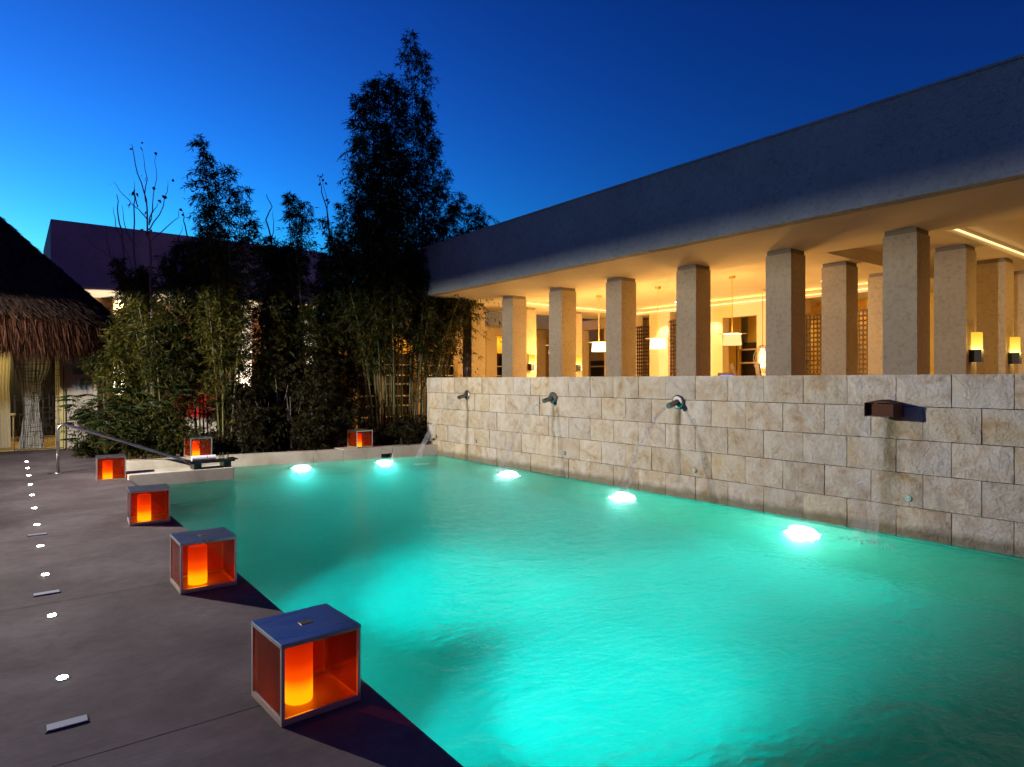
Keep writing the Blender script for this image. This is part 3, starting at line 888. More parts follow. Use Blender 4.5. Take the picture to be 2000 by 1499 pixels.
# ---- pool lights
def pool_light(x, y, rz, lb, aim, e=560, halo=120):
    t = empty('pool_light', (x, y, -0.52), rz); tag(t, lb, 'pool light', 'underwater pool lights')
    Mx = Matrix.Rotation(R(90), 4, 'Y')
    MB().lathe([(0.165,0),(0.155,0.02)], 20, Mx).build('rim', M_steel, t)
    MB().lathe([(0.14,0.021),(0.12,0.035)], 20, Mx).build('lens', M_poollens, t)
    d = Vector((math.cos(rz), math.sin(rz), 0))
    s = Vector((x,y,-0.52)) + d*0.06
    spot('pool_lamp', s, s + Vector(aim), e, (0.06,0.97,0.97), 90 if rz != 0 else 66, 1.0, 0.07)
    if rz != 0: point('pool_halo', s + d*0.12, halo, (0.8,1.0,0.93), 0.05)
for y, nm in ((4.15,'underwater light glowing white in front of the square scupper end of the wall'),(7.1,'underwater light below the third round spout from the left'),(10.1,'small far underwater light below the second round spout from the left')):
    pool_light(WX-0.045, y, math.pi, nm, (-1,0.3,-0.10))
for x, nm in ((6.5,'underwater light under the far kerb near the overflow slot'),(4.75,'large white underwater glow at the left of the far pool end')):
    pool_light(x, kfront(x)-0.01, -math.pi/2-0.15, nm, (-0.15,-1,-0.10))
for y, nm in ((3.0,'hidden underwater light in the deck side below the nearest lantern'),(5.4,'hidden underwater light in the deck side below the second lantern'),(8.6,'hidden underwater light in the deck side below the third lantern')):
    pool_light(DX+0.012, y, 0, nm, (1,0.26,-0.12), 150 if y > 8 else (5400 if y > 4 else 5200))

# ---- lanterns
l0 = empty('box_lantern')
LW, LH, BT = 0.40, 0.378, 0.016
h = LW/2
MB().box(-h,h,-h,h,0.0,0.014).build('base_plate', mat('base_sheet',(0.45,0.30,0.2),0.45,0.3), l0)
MB().box(-h-0.002,h+0.002,-h-0.002,h+0.002,LH-0.022,LH).build('top_panel', M_top, l0, bevel=0.002)
MB().box(-0.03,0.03,-0.02,0.02,LH,LH+0.003).build('badge', M_brass, l0)
me_post = MB().box(-BT/2,BT/2,-BT/2,BT/2,0.0145,LH-0.0225).mesh('corner_post', M_frame)
for sx_ in (-1,1):
    for sy_ in (-1,1): put('corner_post', me_post, l0, (sx_*(h-BT/2), sy_*(h-BT/2), 0))
me_rail = MB().box(-h+BT,h-BT,-BT/2,BT/2,0,0.014).mesh('rail', M_frame)
me_pan = MB().box(-h+BT+0.001,h-BT-0.001,-0.002,0.002,0.0305,LH-0.024).mesh('pane', M_pane)
for k in range(4):
    a = k*math.pi/2
    put('rail', me_rail, l0, ((h-BT/2)*math.sin(a), -(h-BT/2)*math.cos(a), 0.0155), (0,0,a))
    put('pane', me_pan, l0, ((h-BT/2)*math.sin(a), -(h-BT/2)*math.cos(a), 0), (0,0,a))
can = MB().lathe([(0.066,0),(0.068,0.01),(0.068,0.285),(0.064,0.292),(0.058,0.284),(0.056,0.27)], 32).build('candle', M_candle, l0, smooth=False)
can.location = (-0.045, -0.02, 0.0145)
lan = [(0.98,3.02,-3,0,'nearest and largest orange lantern, standing by the pool edge'),
       (0.99,5.35,0,0,'second nearest orange lantern, its blue grey lid lower than the nearest one'),
       (1.01,8.20,4,0,'third lantern from the front on the deck edge, orange with a dark lid'),
       (1.04,12.10,4,0,'farthest orange lantern on the deck, beside the handrail foot'),
       (2.72,13.74,-6,0.097,'orange lantern on the far kerb behind the black tray'),
       (5.93,13.28,-6,0.117,'small far orange lantern on the kerb under the tall bamboo')]
for i, (x, y, rz, z, lb) in enumerate(lan):
    o = l0 if i == 0 else copy_tree(l0)
    a = R(-rz)
    o.location = (x + h*math.cos(a) - h*math.sin(a), y + h*math.sin(a) + h*math.cos(a), z+0.002)
    o.rotation_euler = (0,0,a)
    tag(o, lb, 'lantern', 'orange box lanterns round the pool')

# ---- deck lights and covers
ld = empty('deck_light')
MB().lathe([(0.035,0.0),(0.033,0.004)], 16).build('rim', M_steel, ld)
MB().lathe([(0.026,0.0041),(0.022,0.007)], 16).build('lens', M_led, ld)
ordn = ['below the frame edge nearest the camera','nearest and largest','second nearest, above the larger cover plate','third nearest','fourth nearest','fifth nearest','sixth nearest','seventh nearest','sixth from the far end','fourth from the far end','third from the far end','second from the far end','farthest, towards the thatched hut']
ordn = ['outermost (just below the photo edge)','largest','second largest, beyond the pale cover plate','third in line beyond the pale cover plate','fourth in line, level with the second lantern','fifth in line','sixth in line, level with the third lantern','seventh in line','eighth in line','ninth in line','tenth in line','last and smallest, towards the thatched hut']
for i, k in enumerate(range(-1, 11)):
    o = ld if i == 0 else copy_tree(ld)
    o.location = (0.21, 4.24+1.165*k, 0.0005)
    tag(o, ordn[i] + ' of the round lights set in the deck', 'deck light', 'row of small lights sunk in the deck')
    if k >= 0 or True:
        pass
pc = empty('cover_plate')
MB().box(-0.085,0.085,-0.04,0.04,0.0005,0.004).build('recess', M_joint, pc)
M_plate = mat('pale_plate', (0.30,0.33,0.38), 0.5)
MB().box(-0.078,0.078,-0.034,0.030,0.0045,0.009).build('plate', M_plate, pc)
for i, lb in enumerate(('largest pale rectangular cover plate in the deck','pale cover plate level with the second lantern','small pale cover plate level with the third lantern')):
    o = pc if i == 0 else copy_tree(pc)
    o.location = (0.20, 3.66+2.33*i, 0); tag(o, lb, 'cover plate', 'pale cover plates in the deck')

# ---- handrail
hr = empty('handrail', (0.61,13.6,0)); tag(hr, 'steel handrail bending from an upright post down to the pool steps', 'handrail')
pts = [(0,0,0)]
for k in range(9):
    a = k/8*R(108)
    pts.append((0.09-0.09*math.cos(a), 0, 0.745+0.09*math.sin(a)))
pts.append((2.15,0,0.01)); pts.append((2.45,0,-0.118))
MB().tube(pts, 0.024, 12).build('rail', M_steel, hr, smooth=True)
MB().lathe([(0.05,0.0005),(0.045,0.012)], 16).build('foot_flange', M_steel, hr)
MB().lathe([(0.045,0),(0.03,0.012)], 12, Matrix.Translation((-0.11,0.03,0.0005))).build('bolt_cover', M_steel, hr)

# ---- tray on the ledge
tr = empty('tray_stand', (2.72,12.12,0.085), R(2)); tag(tr, 'low black lacquered tray stand on the end of the stone ledge', 'tray')
MB().box(-0.36,0.36,-0.15,0.15,0.10,0.128).build('tray_top', M_black, tr)
for sx_ in (-1,1):
    MB().box(sx_*0.24-0.06,sx_*0.24+0.06,-0.13,0.13,0,0.099).build('leg', M_black, tr)
    MB().box(sx_*0.36-0.05,sx_*0.36+0.05,-0.15,0.15,0.1285,0.145).build('handle', M_black, tr)
def towel(x, lbl, L_=0.24):
    t = MB().tube([(0,-L_/2,0),(0,L_/2,0)] if False else [(-L_/2,0,0),(L_/2,0,0)], 0.048, 16).build('rolled_towel', M_towel, None)
    t.location = (x, 12.10, 0.085+0.128+0.048); tag(t, lbl, 'towel', 'rolled white towels on the tray')
towel(2.53, 'longer white rolled towel at the left of the black tray'); towel(2.73, 'shorter white rolled towel in the middle of the black tray', 0.12)
M_glass = sheet('bottle_glass', (0.75,0.8,0.72), diff=0.2, dcol=(0.3,0.3,0.22))
for x, y, lb in ((2.86,12.08,'small clear glass bottle nearest the towels on the tray'),(2.93,12.16,'middle small glass bottle on the tray'),(2.98,12.06,'small glass bottle at the right end of the tray')):
    o = MB().lathe([(0.022,0),(0.024,0.05),(0.02,0.075),(0.009,0.095),(0.009,0.125)], 12).build('bottle', M_glass, None)
    o.location = (x,y,0.085+0.129); tag(o, lb, 'bottle', 'small glass bottles on the tray')

# ---- spouts
sp0 = empty('round_spout')
Mx = Matrix.Rotation(R(-90), 4, 'Y')
MB().lathe([(0.105,0),(0.105,0.015),(0.085,0.028)], 28, Mx).build('flange', M_spout, sp0)
MB().tube([(-0.02,0,0),(-0.22,0.0,-0.055)], 0.042, 18).build('pipe', M_spout, sp0, smooth=False)
spl = [(11.7,'round steel spout at the far left end of the stone wall'),(8.9,'middle round steel spout on the stone wall'),(6.1,'round steel spout nearest the camera, third from the left')]
for i, (y, lb) in enumerate(spl):
    o = sp0 if i == 0 else copy_tree(sp0)
    o.location = (WX-0.008, y, 1.28); tag(o, lb, 'spout', 'round steel spouts on the stone wall')
    # jet
    m = MB(); pts = []; rr = []
    for k in range(13):
        t = k/12; xx = -0.21 - 1.0*t; zz = -0.055 - 0.25*t - 0.98*t*t
        pts.append((WX-0.008+xx, y, 1.28+zz)); rr.append(0.02+0.035*t)
    m.tube([Vector(q) for q in pts if q[2] > WL], rr[:len([q for q in pts if q[2] > WL])], 10, caps=False)
    j = m.build('water_jet', M_jet, None, smooth=True)
    tag(j, ['thin arc of water falling from the far left spout','thin arc of water falling from the middle round spout','arc of water falling from the nearest round spout'][i], 'water', 'arcs of water from the spouts')
scp = empty('square_scupper', (WX-0.008, 3.20, 1.20)); tag(scp, 'dark copper box shaped scupper jutting from the wall at the right', 'spout')
m = MB()
Wc, Hc, Dc, tk = 0.30, 0.15, 0.26, 0.008
m.box(-Dc,0.0,-Wc/2,Wc/2,0,tk); m.box(-Dc,0.0,-Wc/2,-Wc/2+tk,tk,Hc); m.box(-Dc,0.0,Wc/2-tk,Wc/2,tk,Hc); 
m.build('channel', M_copper, scp)
MB().add([(-Dc,-Wc/2,Hc),(-Dc,Wc/2,Hc),(-Dc,0,Hc+0.035),(0,-Wc/2,Hc),(0,Wc/2,Hc),(0,0,Hc+0.035)],[(0,2,5,3),(2,1,4,5),(0,1,2)]).build('hood', M_copper, scp)
MB().box(-Dc+0.06,-Dc+0.07,-Wc/2+tk,Wc/2-tk,tk,Hc-0.01).build('inner_plate', M_copper, scp)
m = MB(); vs = []; n = 12
for k in range(n+1):
    t = k/n
    for s_ in (-1,0,1):
        wq = 0.12 + 0.02*t
        vs.append((WX-0.27-0.34*t + (0.02 if s_ == 0 else 0), 3.2+s_*wq, 1.21-0.05*t-1.27*t*t))
fs = []
for k in range(n):
    for i in range(2): fs.append((k*3+i,k*3+i+1,(k+1)*3+i+1,(k+1)*3+i))
m.add(vs, fs); j = m.build('water_sheet', M_jet, None, smooth=True); tag(j, 'thin broken sheet of water falling from the copper scupper', 'water')
# wall nozzles
nz0 = empty('wall_nozzle')
MB().lathe([(0.035,0),(0.032,0.014)], 16, Mx).build('ring', M_steel, nz0)
MB().lathe([(0.018,0.0141),(0.014,0.02)], 12, Mx).build('plug', M_white, nz0)
for i, (y, lb) in enumerate(((11.36,'tiny round fitting low in the wall below the far left spout'),(8.59,'tiny round fitting low in the wall below the middle spout'),(5.81,'tiny round fitting low in the wall below the nearest round spout'),(3.0,'tiny white round fitting low in the wall below the scupper'))):
    o = nz0 if i == 0 else copy_tree(nz0)
    o.location = (WX-0.008, y, 0.31); tag(o, lb, 'wall fitting', 'tiny round fittings low in the stone wall')
# splashes: foam where the jets land
M_foam = mat('foam', (0.75,0.82,0.82), 0.7)
def foam(x, y, rx, ry, n, lb, seed):
    rg = random.Random(seed); m = MB()
    for k in range(n):
        a = rg.uniform(0,6.28); q = math.sqrt(rg.random())
        cx, cy = x+rx*q*math.cos(a), y+ry*q*math.sin(a); r_ = rg.uniform(0.002,0.007)
        m.lathe([(r_*0.6,WL),(r_,WL+r_*0.6),(r_*0.3,WL+r_*1.3)], 5, Matrix.Translation((cx,cy,0)))
    o = m.build('splash', M_foam, None); tag(o, lb, 'splash', kind='stuff')
foam(6.62,6.1,0.22,0.16,150,'froth where the nearest round jet meets the pool',1)
foam(7.20,3.2,0.13,0.30,150,'froth where the scupper water meets the pool',2)
foam(6.62,8.9,0.18,0.13,90,'froth where the middle jet meets the pool',3)
foam(6.62,11.7,0.18,0.13,90,'froth where the far left jet meets the pool',4)

# ================================================================== HUT
HC = Vector((-2.0,19.6,0)); HR = 4.3
hut = empty('thatched_hut', HC); tag(hut, 'round hut with a dark conical palm thatch roof and shaggy straw eave', 'hut')
prof = [(HR+0.02,2.62),(HR,2.87),(HR*0.66,2.87+4.17*0.34),(HR*0.33,2.87+4.17*0.67),(0.02,7.04)]
m = MB(); nseg = 90; vs = []; rg = random.Random(7)
lv = 26
for j in range(lv+1):
    t = j/lv
    for k in range(nseg):
        a = 2*math.pi*k/nseg
        r_ = HR*(1-t)+0.02 + (rg.uniform(-0.05,0.05) if t < 0.98 else 0)
        vs.append((r_*math.cos(a), r_*math.sin(a), 2.87+4.17*t+rg.uniform(-0.02,0.02)))
fs = [(j*nseg+k, j*nseg+(k+1)%nseg, (j+1)*nseg+(k+1)%nseg, (j+1)*nseg+k) for j in range(lv) for k in range(nseg)]
# underside
b0 = len(vs)
for k in range(nseg):
    a = 2*math.pi*k/nseg; vs.append(((HR-0.35)*math.cos(a),(HR-0.35)*math.sin(a),2.72))
fs += [((k+1)%nseg, k, b0+k, b0+(k+1)%nseg) for k in range(nseg)]
fs.append(tuple(b0+k for k in reversed(range(nseg))))
m.add(vs, fs); m.build('thatch_roof', M_thatch, hut)

def strands(name, mt, parent, n, fn, seed):
    rs = np.random.default_rng(seed)
    P, D, W_ = fn(rs, n)      # root, vector, half-width vector
    V = np.empty((n,4,3)); V[:,0] = P-W_; V[:,1] = P+W_; V[:,2] = P+D*0.6+W_*0.8+rs.normal(0,0.008,(n,3)); V[:,3] = P+D
    # tri + quad as a kite: 0,1,2,3
    me = bpy.data.meshes.new(name)
    me.vertices.add(n*4); me.vertices.foreach_set('co', V.reshape(-1))
    me.loops.add(n*4); me.loops.foreach_set('vertex_index', np.arange(n*4, dtype=np.int32))
    me.polygons.add(n); me.polygons.foreach_set('loop_start', np.arange(0,n*4,4, dtype=np.int32))
    me.update(calc_edges=True); me.materials.append(mt)
    o = bpy.data.objects.new(name, me); C.objects.link(o); o.parent = parent; o['kind'] = 'stuff'
    return o
def fringe(rs, n):
    a = rs.uniform(-2.6, 0.9, n)         # the side towards the pool
    dr = rs.uniform(-0.35,0.06,n); r_ = HR+dr
    z = 2.90 + rs.uniform(-0.28,0.05,n)
    P = np.stack([r_*np.cos(a), r_*np.sin(a), z],1)
    ln = rs.uniform(0.35,0.75,n)
    D = np.stack([np.cos(a)*rs.uniform(-0.02,0.14,n)+rs.normal(0,.04,n), np.sin(a)*rs.uniform(-0.02,0.14,n)+rs.normal(0,.04,n), -ln],1)
    W_ = np.stack([-np.sin(a), np.cos(a), np.zeros(n)],1)*rs.uniform(0.0015,0.0045,n)[:,None]
    return P, D, W_
strands('straw_fringe', M_straw, hut, 70000, fringe, 5)
def rooft(rs, n):
    a = rs.uniform(-2.6, 0.9, n); t = rs.uniform(0,1,n)**1.2
    r_ = HR*(1-t)+0.04; z = 2.87+4.17*t+0.03
    P = np.stack([r_*np.cos(a), r_*np.sin(a), z],1)
    ln = rs.uniform(0.12,0.35,n)
    c = ln*0.70
    D = np.stack([np.cos(a)*c+rs.normal(0,.025,n), np.sin(a)*c+rs.normal(0,.025,n), -ln*0.62+rs.normal(0.015,.02,n)],1)
    W_ = np.stack([-np.sin(a), np.cos(a), np.zeros(n)],1)*rs.uniform(0.003,0.008,n)[:,None]
    return P, D, W_
M_straw2 = leafmat('weathered_straw', (0.02,0.012,0.009), (0.038,0.024,0.018), (0.065,0.040,0.028), 0.1, 0.02)
strands('roof_straw', M_straw2, hut, 30000, rooft, 6)
HY = 18.4
hx = lambda px, Y=HY: xat(px, Y)
part('side_wall', MB().box(0.97, hx(190), HY, HY+0.25, 0.0, 2.75), stucco('hut_plaster',(0.42,0.37,0.33),(0.46,0.41,0.37),bs_=20,bd=0.003), hut)
part('door_post', MB().box(0.86, 0.965, HY-0.02, HY+0.2, 0.0, 2.75), mat('yellow_post',(0.5,0.42,0.16),0.6), hut)
part('back_wall', MB().box(-6, 1.6, 22.9, 23.0, 0.0, 2.75), M_black, hut)
part('inner_floor', MB().box(-6.0, 1.6, HY+0.1, 22.9, 0.0005, 0.02), stucco('hut_floor',(0.55,0.38,0.12),(0.6,0.42,0.14)), hut)
for x in (-5.2,-3.4,-1.5):
    part('roof_post', MB().lathe([(0.07,0),(0.06,2.75)], 12, Matrix.Translation((x, HY-0.05 if x > -3 else HY+0.4, 0))), M_bark, hut)
point('hut_lamp', (-0.6, 20.3, 2.3), 95, (1.0,0.72,0.25), 0.15)
hl = MB().lathe([(0.12,2.35),(0.18,2.5),(0.12,2.65)], 16).build('hut_pendant', M_shade, None)
hl.location = (-1.6,20.6,0); tag(hl, 'warm pendant lamp under the thatch of the hut', 'pendant lamp')
def curtain(name, pts_l, pts_r, Y, m, lb, nf=9, amp=0.04):
    # left and right edge as lists of (x, z) at equal steps
    mb = MB(); vs = []; nn = 40
    for (xl, z), (xr, _) in zip(pts_l, pts_r):
        for i in range(nn+1):
            t = i/nn
            vs.append((xl+(xr-xl)*t, Y+amp*math.sin(t*nf*2*math.pi)*(0.4+0.6*min(1,(xr-xl))), z))
    w_ = nn+1
    fs = [(j*w_+i, j*w_+i+1, (j+1)*w_+i+1, (j+1)*w_+i) for j in range(len(pts_l)-1) for i in range(nn)]
    mb.add(vs, fs); o = mb.build(name, m, None, smooth=True); tag(o, lb, 'curtain', 'curtains of the thatched hut')
    return o
def smooth(prof_, n=24):
    out = []
    for i in range(n+1):
        t = i/n*(len(prof_)-1); k = min(int(t), len(prof_)-2); f = t-k; f = f*f*(3-2*f)
        out.append((prof_[k][0]+(prof_[k+1][0]-prof_[k][0])*f, prof_[k][1]+(prof_[k+1][1]-prof_[k][1])*(t-k)))
    return out
yd = HY+0.35
Z_ = [2.6,2.0,1.45,1.0,0.5,0.02]
lp = [18,26,38,48,42,35]; rp = [104,98,84,76,82,87]
curtain('drape', smooth([(hx(a,yd),z) for a,z in zip(lp,Z_)]), smooth([(hx(b,yd),z) for b,z in zip(rp,Z_)]), yd, M_drape, 'grey tied curtain behind the black iron screen')
yd2 = HY+0.9
lp = [-60,-60,-60,-60,-60,-60]; rp = [24,20,18,20,21,22]
curtain('drape', smooth([(hx(a,yd2),z) for a,z in zip(lp,Z_)]), smooth([(hx(b,yd2),z) for b,z in zip(rp,Z_)]), yd2, M_curtain, 'cream curtain at the far left edge of the hut opening', 12)
yd3 = HY+0.3
curtain('drape', smooth([(hx(108,yd3),z) for z in Z_]), smooth([(hx(120,yd3),z) for z in Z_]), yd3, M_curtain, 'narrow yellow lit curtain beside the hut wall', 3, 0.02)
# iron screen of overlapping rectangles
isr = empty('iron_screen', (0.0, HY-0.12, 0)); tag(isr, 'black iron screen of overlapping rectangles in front of the hut curtain', 'screen')
fr = MB(); x0, x1 = hx(27,HY-.12), hx(125,HY-.12)
fr.box(x0,x0+0.014,-0.01,0.01,0,2.6); fr.box(x1-0.014,x1,-0.01,0.01,0,2.6); fr.box(x0+0.014,x1-0.014,-0.01,0.01,0.03,0.044); fr.box(x0+0.014,x1-0.014,-0.01,0.01,2.586,2.6)
fr.build('frame', M_iron, isr)
rg = random.Random(12)
for k in range(44):
    wq = rg.uniform(0.08,0.36); hq = rg.uniform(0.07,0.34) if rg.random() < 0.7 else rg.uniform(0.5,1.0)
    if hq > 0.4: wq = rg.uniform(0.05,0.14)
    ax = rg.uniform(x0+0.02, x1-0.02-wq); az = rg.uniform(0.05, 2.55-hq); yy = -0.004 + 0.008*(k%2) + 0.0001*k
    m = MB(); t_ = 0.008
    m.box(ax,ax+t_,yy,yy+0.006,az,az+hq); m.box(ax+wq-t_,ax+wq,yy,yy+0.006,az,az+hq); m.box(ax+t_,ax+wq-t_,yy,yy+0.006,az,az+t_); m.box(ax+t_,ax+wq-t_,yy,yy+0.006,az+hq-t_,az+hq)
    m.build('rectangle', M_iron, isr)
# wall sign
sg = empty('wall_sign', (hx(160), HY-0.012, 0)); tag(sg, 'faded blue grey notice on the hut wall beside the bamboo', 'sign')
M_sg = mat('sign_blue', (0.16,0.22,0.26), 0.5); M_sg2 = mat('sign_dark', (0.10,0.11,0.10), 0.5)
za = zat(717, hx(160), HY); zb2 = zat(732, hx(160), HY); zc = zat(740, hx(160), HY); zd = zat(762, hx(160), HY)
MB().box(-0.18,0.15,0,0.01,zb2,za).build('upper_panel', M_sg2, sg)
MB().box(-0.12,0.15,0,0.01,zd,zc).build('lower_panel', M_sg, sg)
# stool inside
st_ = empty('side_table', (-0.25, 21.2, 0)); tag(st_, 'cream side table inside the hut left of the iron screen', 'table')
MB().box(-0.3,0.3,-0.3,0.3,0.70,0.74).build('table_top', M_white, st_)
for ax in (-0.28,0.24):
    for ay in (-0.28,0.24): MB().box(ax,ax+0.04,ay,ay+0.04,0.021,0.699).build('leg', M_white, st_)

# red sofa under the left wing
rs_ = empty('red_sofa', (xat(405,21.5), 21.5, 0), 0); tag(rs_, 'bright red lounge seat glimpsed through the bamboo on the left', 'sofa')
MB().box(-1.0,1.0,-0.1,0.7,0.3,0.55).build('seat', M_red, rs_, bevel=0.04)
for k in range(3): MB().box(-0.98+k*0.66,-0.34+k*0.66,0.5,0.72,0.551,1.15).build('back_cushion', M_red, rs_, bevel=0.05)
MB().box(-1.0,1.0,-0.08,0.68,0.031,0.299).build('base', M_dark, rs_)
rt = MB().box(xat(345,20.9), xat(498,20.9), 20.9, 21.05, 0.03, 0.50).build('low_terrace_wall', M_white, None); tag(rt, 'low white terrace wall edge in front of the red seat', 'wall')
spot('terrace_lamp', (xat(420,20.6), 20.6, 3.4), (xat(405,21.5), 21.8, 0.8), 160, (1,0.7,0.5), 100, 0.6)

# ================================================================== PLANTS
def leaves(name, mt, parent, P, D, hw, seed, kind=None):
    """one small kite shaped blade per row of P (root) and D (tip vector)"""
    n = len(P); rs = np.random.default_rng(seed)
    Dn = D/np.linalg.norm(D,axis=1)[:,None]
    side = np.cross(Dn, rs.normal(0,1,(n,3))); side /= (np.linalg.norm(side,axis=1)[:,None]+1e-9)
    W_ = side*(hw*rs.uniform(0.7,1.2,n))[:,None]
    V = np.empty((n,4,3)); mid = P+D*0.38
    V[:,0] = P; V[:,1] = mid+W_; V[:,2] = P+D; V[:,2,2] -= 0.015; V[:,3] = mid-W_
    me = bpy.data.meshes.new(name)
    me.vertices.add(n*4); me.vertices.foreach_set('co', V.reshape(-1).astype(np.float32))
    me.loops.add(n*4); me.loops.foreach_set('vertex_index', np.arange(n*4, dtype=np.int32))
    me.polygons.add(n); me.polygons.foreach_set('loop_start', np.arange(0,n*4,4, dtype=np.int32))
    me.update(calc_edges=True); me.materials.append(mt)
    o = bpy.data.objects.new(name, me); C.objects.link(o); o.parent = parent
    return o
def spray(rs, roots, nl, blen, llen, droop=0.35, up=0.5, outw=1.0):
    """roots: (m,3) branch roots; each makes a fan of nl leaves along a twig"""
    m_ = len(roots)
    az = rs.uniform(0,2*np.pi,m_); el = rs.normal(up,0.35,m_)
    d = np.stack([np.cos(az)*np.cos(el)*outw, np.sin(az)*np.cos(el)*outw, np.sin(el)],1)
    L_ = rs.uniform(0.5,1.1,m_)*blen
    t = rs.uniform(0.15,1.05,(m_,nl))
    P = roots[:,None,:] + d[:,None,:]*(t*L_[:,None])[:,:,None]
    P[:,:,2] -= droop*(t**2)*L_[:,None]
    D = d[:,None,:]*0.55 + rs.normal(0,0.55,(m_,nl,3)); D[:,:,2] -= 0.45
    D /= np.linalg.norm(D,axis=2)[:,:,None]
    D = D*(llen*rs.uniform(0.6,1.2,(m_,nl)))[:,:,None]
    return P.reshape(-1,3), D.reshape(-1,3), (roots, d, L_)

def culm_path(x, y, tx, ty, tz, bend=0.3, n=14, rg=random):
    """base at origin x,y; tip at tx,ty,tz, upright at first and leaning late"""
    pts = []
    wob = rg.uniform(-0.05,0.05)
    for k in range(n+1):
        t = k/n
        f = t**1.8
        pts.append(Vector((x+(tx-x)*f+wob*math.sin(t*3), y+(ty-y)*f, tz*(1-(1-t)**1.0) )))
    return pts

def bamboo(label, culms, seed, leafm=M_bleaf, group='bamboo plants behind the pool', llen=0.15, hw=0.011, dens=1.0, rad=0.024):
    """culms: list of (base_px, base_Y, tip_px, tip_py, leaf_from_z, spread)"""
    rs = np.random.default_rng(seed); rg = random.Random(seed)
    bx = xat(culms[0][0], culms[0][1])
    t = empty('bamboo', (bx, culms[0][1], 0.03)); tag(t, label, 'bamboo', group)
    allP, allD = [], []
    for (bp, by, tp, tpy, lz, spread) in culms:
        x = xat(bp, by); ty = by + rg.uniform(-0.2,0.3); tx = xat(tp, ty); tz_ = zat(tpy, tx, ty)
        pts = culm_path(x, by, tx, ty, tz_, rg=rg)
        loc = [q - t.location for q in pts]
        rr = [rad*(1-0.8*k/(len(pts)-1))*rg.uniform(0.95,1.05) for k in range(len(pts))]
        MB().tube(loc, rr, 6).build('culm', M_culm, t, smooth=True)
        # branch roots along the culm
        lz = max(0.5, lz - abs(rg.gauss(0, 0.55)))
        nb = int(max(6, (tz_-lz)*34*dens))
        hz = lz + (tz_-lz)*rs.uniform(0, 1, nb)**0.9
        fr_ = hz/tz_
        arr = np.array([tuple(q) for q in loc])
        idx = np.clip(fr_*(len(pts)-1),0,len(pts)-1.001); i0 = idx.astype(int); ff = (idx-i0)[:,None]
        roots = arr[i0]*(1-ff)+arr[i0+1]*ff
        tap = np.clip((tz_-hz)/0.9,0.45,1.0)
        P, D, _ = spray(rs, roots, 15, spread, llen, 0.5, 0.35)
        # taper branches near the tip
        P = P.reshape(nb,15,3); P = roots[:,None,:] + (P-roots[:,None,:])*tap[:,None,None]
        allP.append(P.reshape(-1,3)); allD.append(D)
    P = np.concatenate(allP); D = np.concatenate(allD)
    o = leaves('foliage', leafm, t, P, D, hw, seed+1)
    o['kind'] = 'stuff'
    return t

def bush(label, px, Y, w_, zlo, zhi, n, seed, leafm, llen=0.12, hw=0.012, name='shrub', cat='shrub', group='shrubs in the planting bed', stems=5, depth=0.6, shape=1.0):
    rs = np.random.default_rng(seed); rg = random.Random(seed)
    x = xat(px, Y)
    t = empty(name, (x, Y, 0.03)); tag(t, label, cat, group)
    tips = []
    for k in range(stems):
        a = rg.uniform(0,6.28); q = rg.uniform(0.1,0.9)
        tp = Vector((math.cos(a)*w_*q*0.6, math.sin(a)*depth*q*0.6, rg.uniform(0.6,0.95)*zhi))
        mid = Vector((tp.x*0.35+rg.uniform(-.05,.05), tp.y*0.35, tp.z*0.5))
        MB().tube([(tp.x*0.15,tp.y*0.15,0), mid, tp], [0.018,0.012,0.005], 5).build('stem', M_bark, t)
    m_ = n//14
    # clumpy volume
    nc = max(6, int(w_*(zhi-zlo)*7))
    th = rs.uniform(0,2*np.pi,nc); q = np.sqrt(rs.uniform(0.05,1,nc)); z = rs.uniform(zlo,zhi,nc)
    prof = 1-0.5*np.clip((z-zlo)/(zhi-zlo),0,1)**2*shape
    cc = np.stack([np.cos(th)*q*w_*prof, np.sin(th)*q*depth*prof, z],1)
    which = rs.integers(0,nc,m_)
    roots = cc[which]+rs.normal(0,0.13,(m_,3))
    roots[:,2] = np.maximum(roots[:,2], 0.05)
    P, D, _ = spray(rs, roots, 14, 0.28, llen, 0.3, 0.5)
    keep = P[:,2] > 0.02
    o = leaves('foliage', leafm, t, P[keep], D[keep], hw, seed+1); o['kind'] = 'stuff'
    return t

# tall clump
bamboo('tallest bamboo spire, its tip highest in the picture', [(815,14.6,800,60,4.0,0.5),(822,14.8,824,100,3.6,0.5),(806,14.4,835,200,3.2,0.45),(835,14.7,850,270,3.4,0.5)], 21, dens=1.3)
bamboo('dense dark bamboo column with a blunt top left of the tallest spire', [(742,14.5,700,185,3.4,0.6),(747,14.6,724,160,3.4,0.6),(750,14.8,738,150,3.4,0.55),(760,14.6,765,152,3.2,0.55),(770,14.9,780,175,3.2,0.5),(735,15.0,700,260,3.0,0.5),(765,14.3,750,240,3.0,0.6),(775,15.1,790,300,3.0,0.6)], 31, dens=1.9)
bamboo('dark spreading bamboo leaning right over the end of the stone wall', [(800,14.9,870,330,3.0,0.55),(812,15.1,900,380,3.0,0.6),(825,14.6,885,400,2.8,0.6),(838,14.9,930,440,3.0,0.6),(845,15.1,955,480,3.2,0.5),(820,15.3,910,450,3.0,0.6),(832,15.4,860,420,2.8,0.6),(846,14.3,950,420,3.9,0.9),(850,14.2,975,470,3.7,0.9),(846,14.4,930,400,3.7,0.9),(852,14.3,968,520,3.6,0.8),(840,14.8,920,480,2.8,0.8),(848,15.3,900,540,3.0,0.6)], 41, dens=1.5)
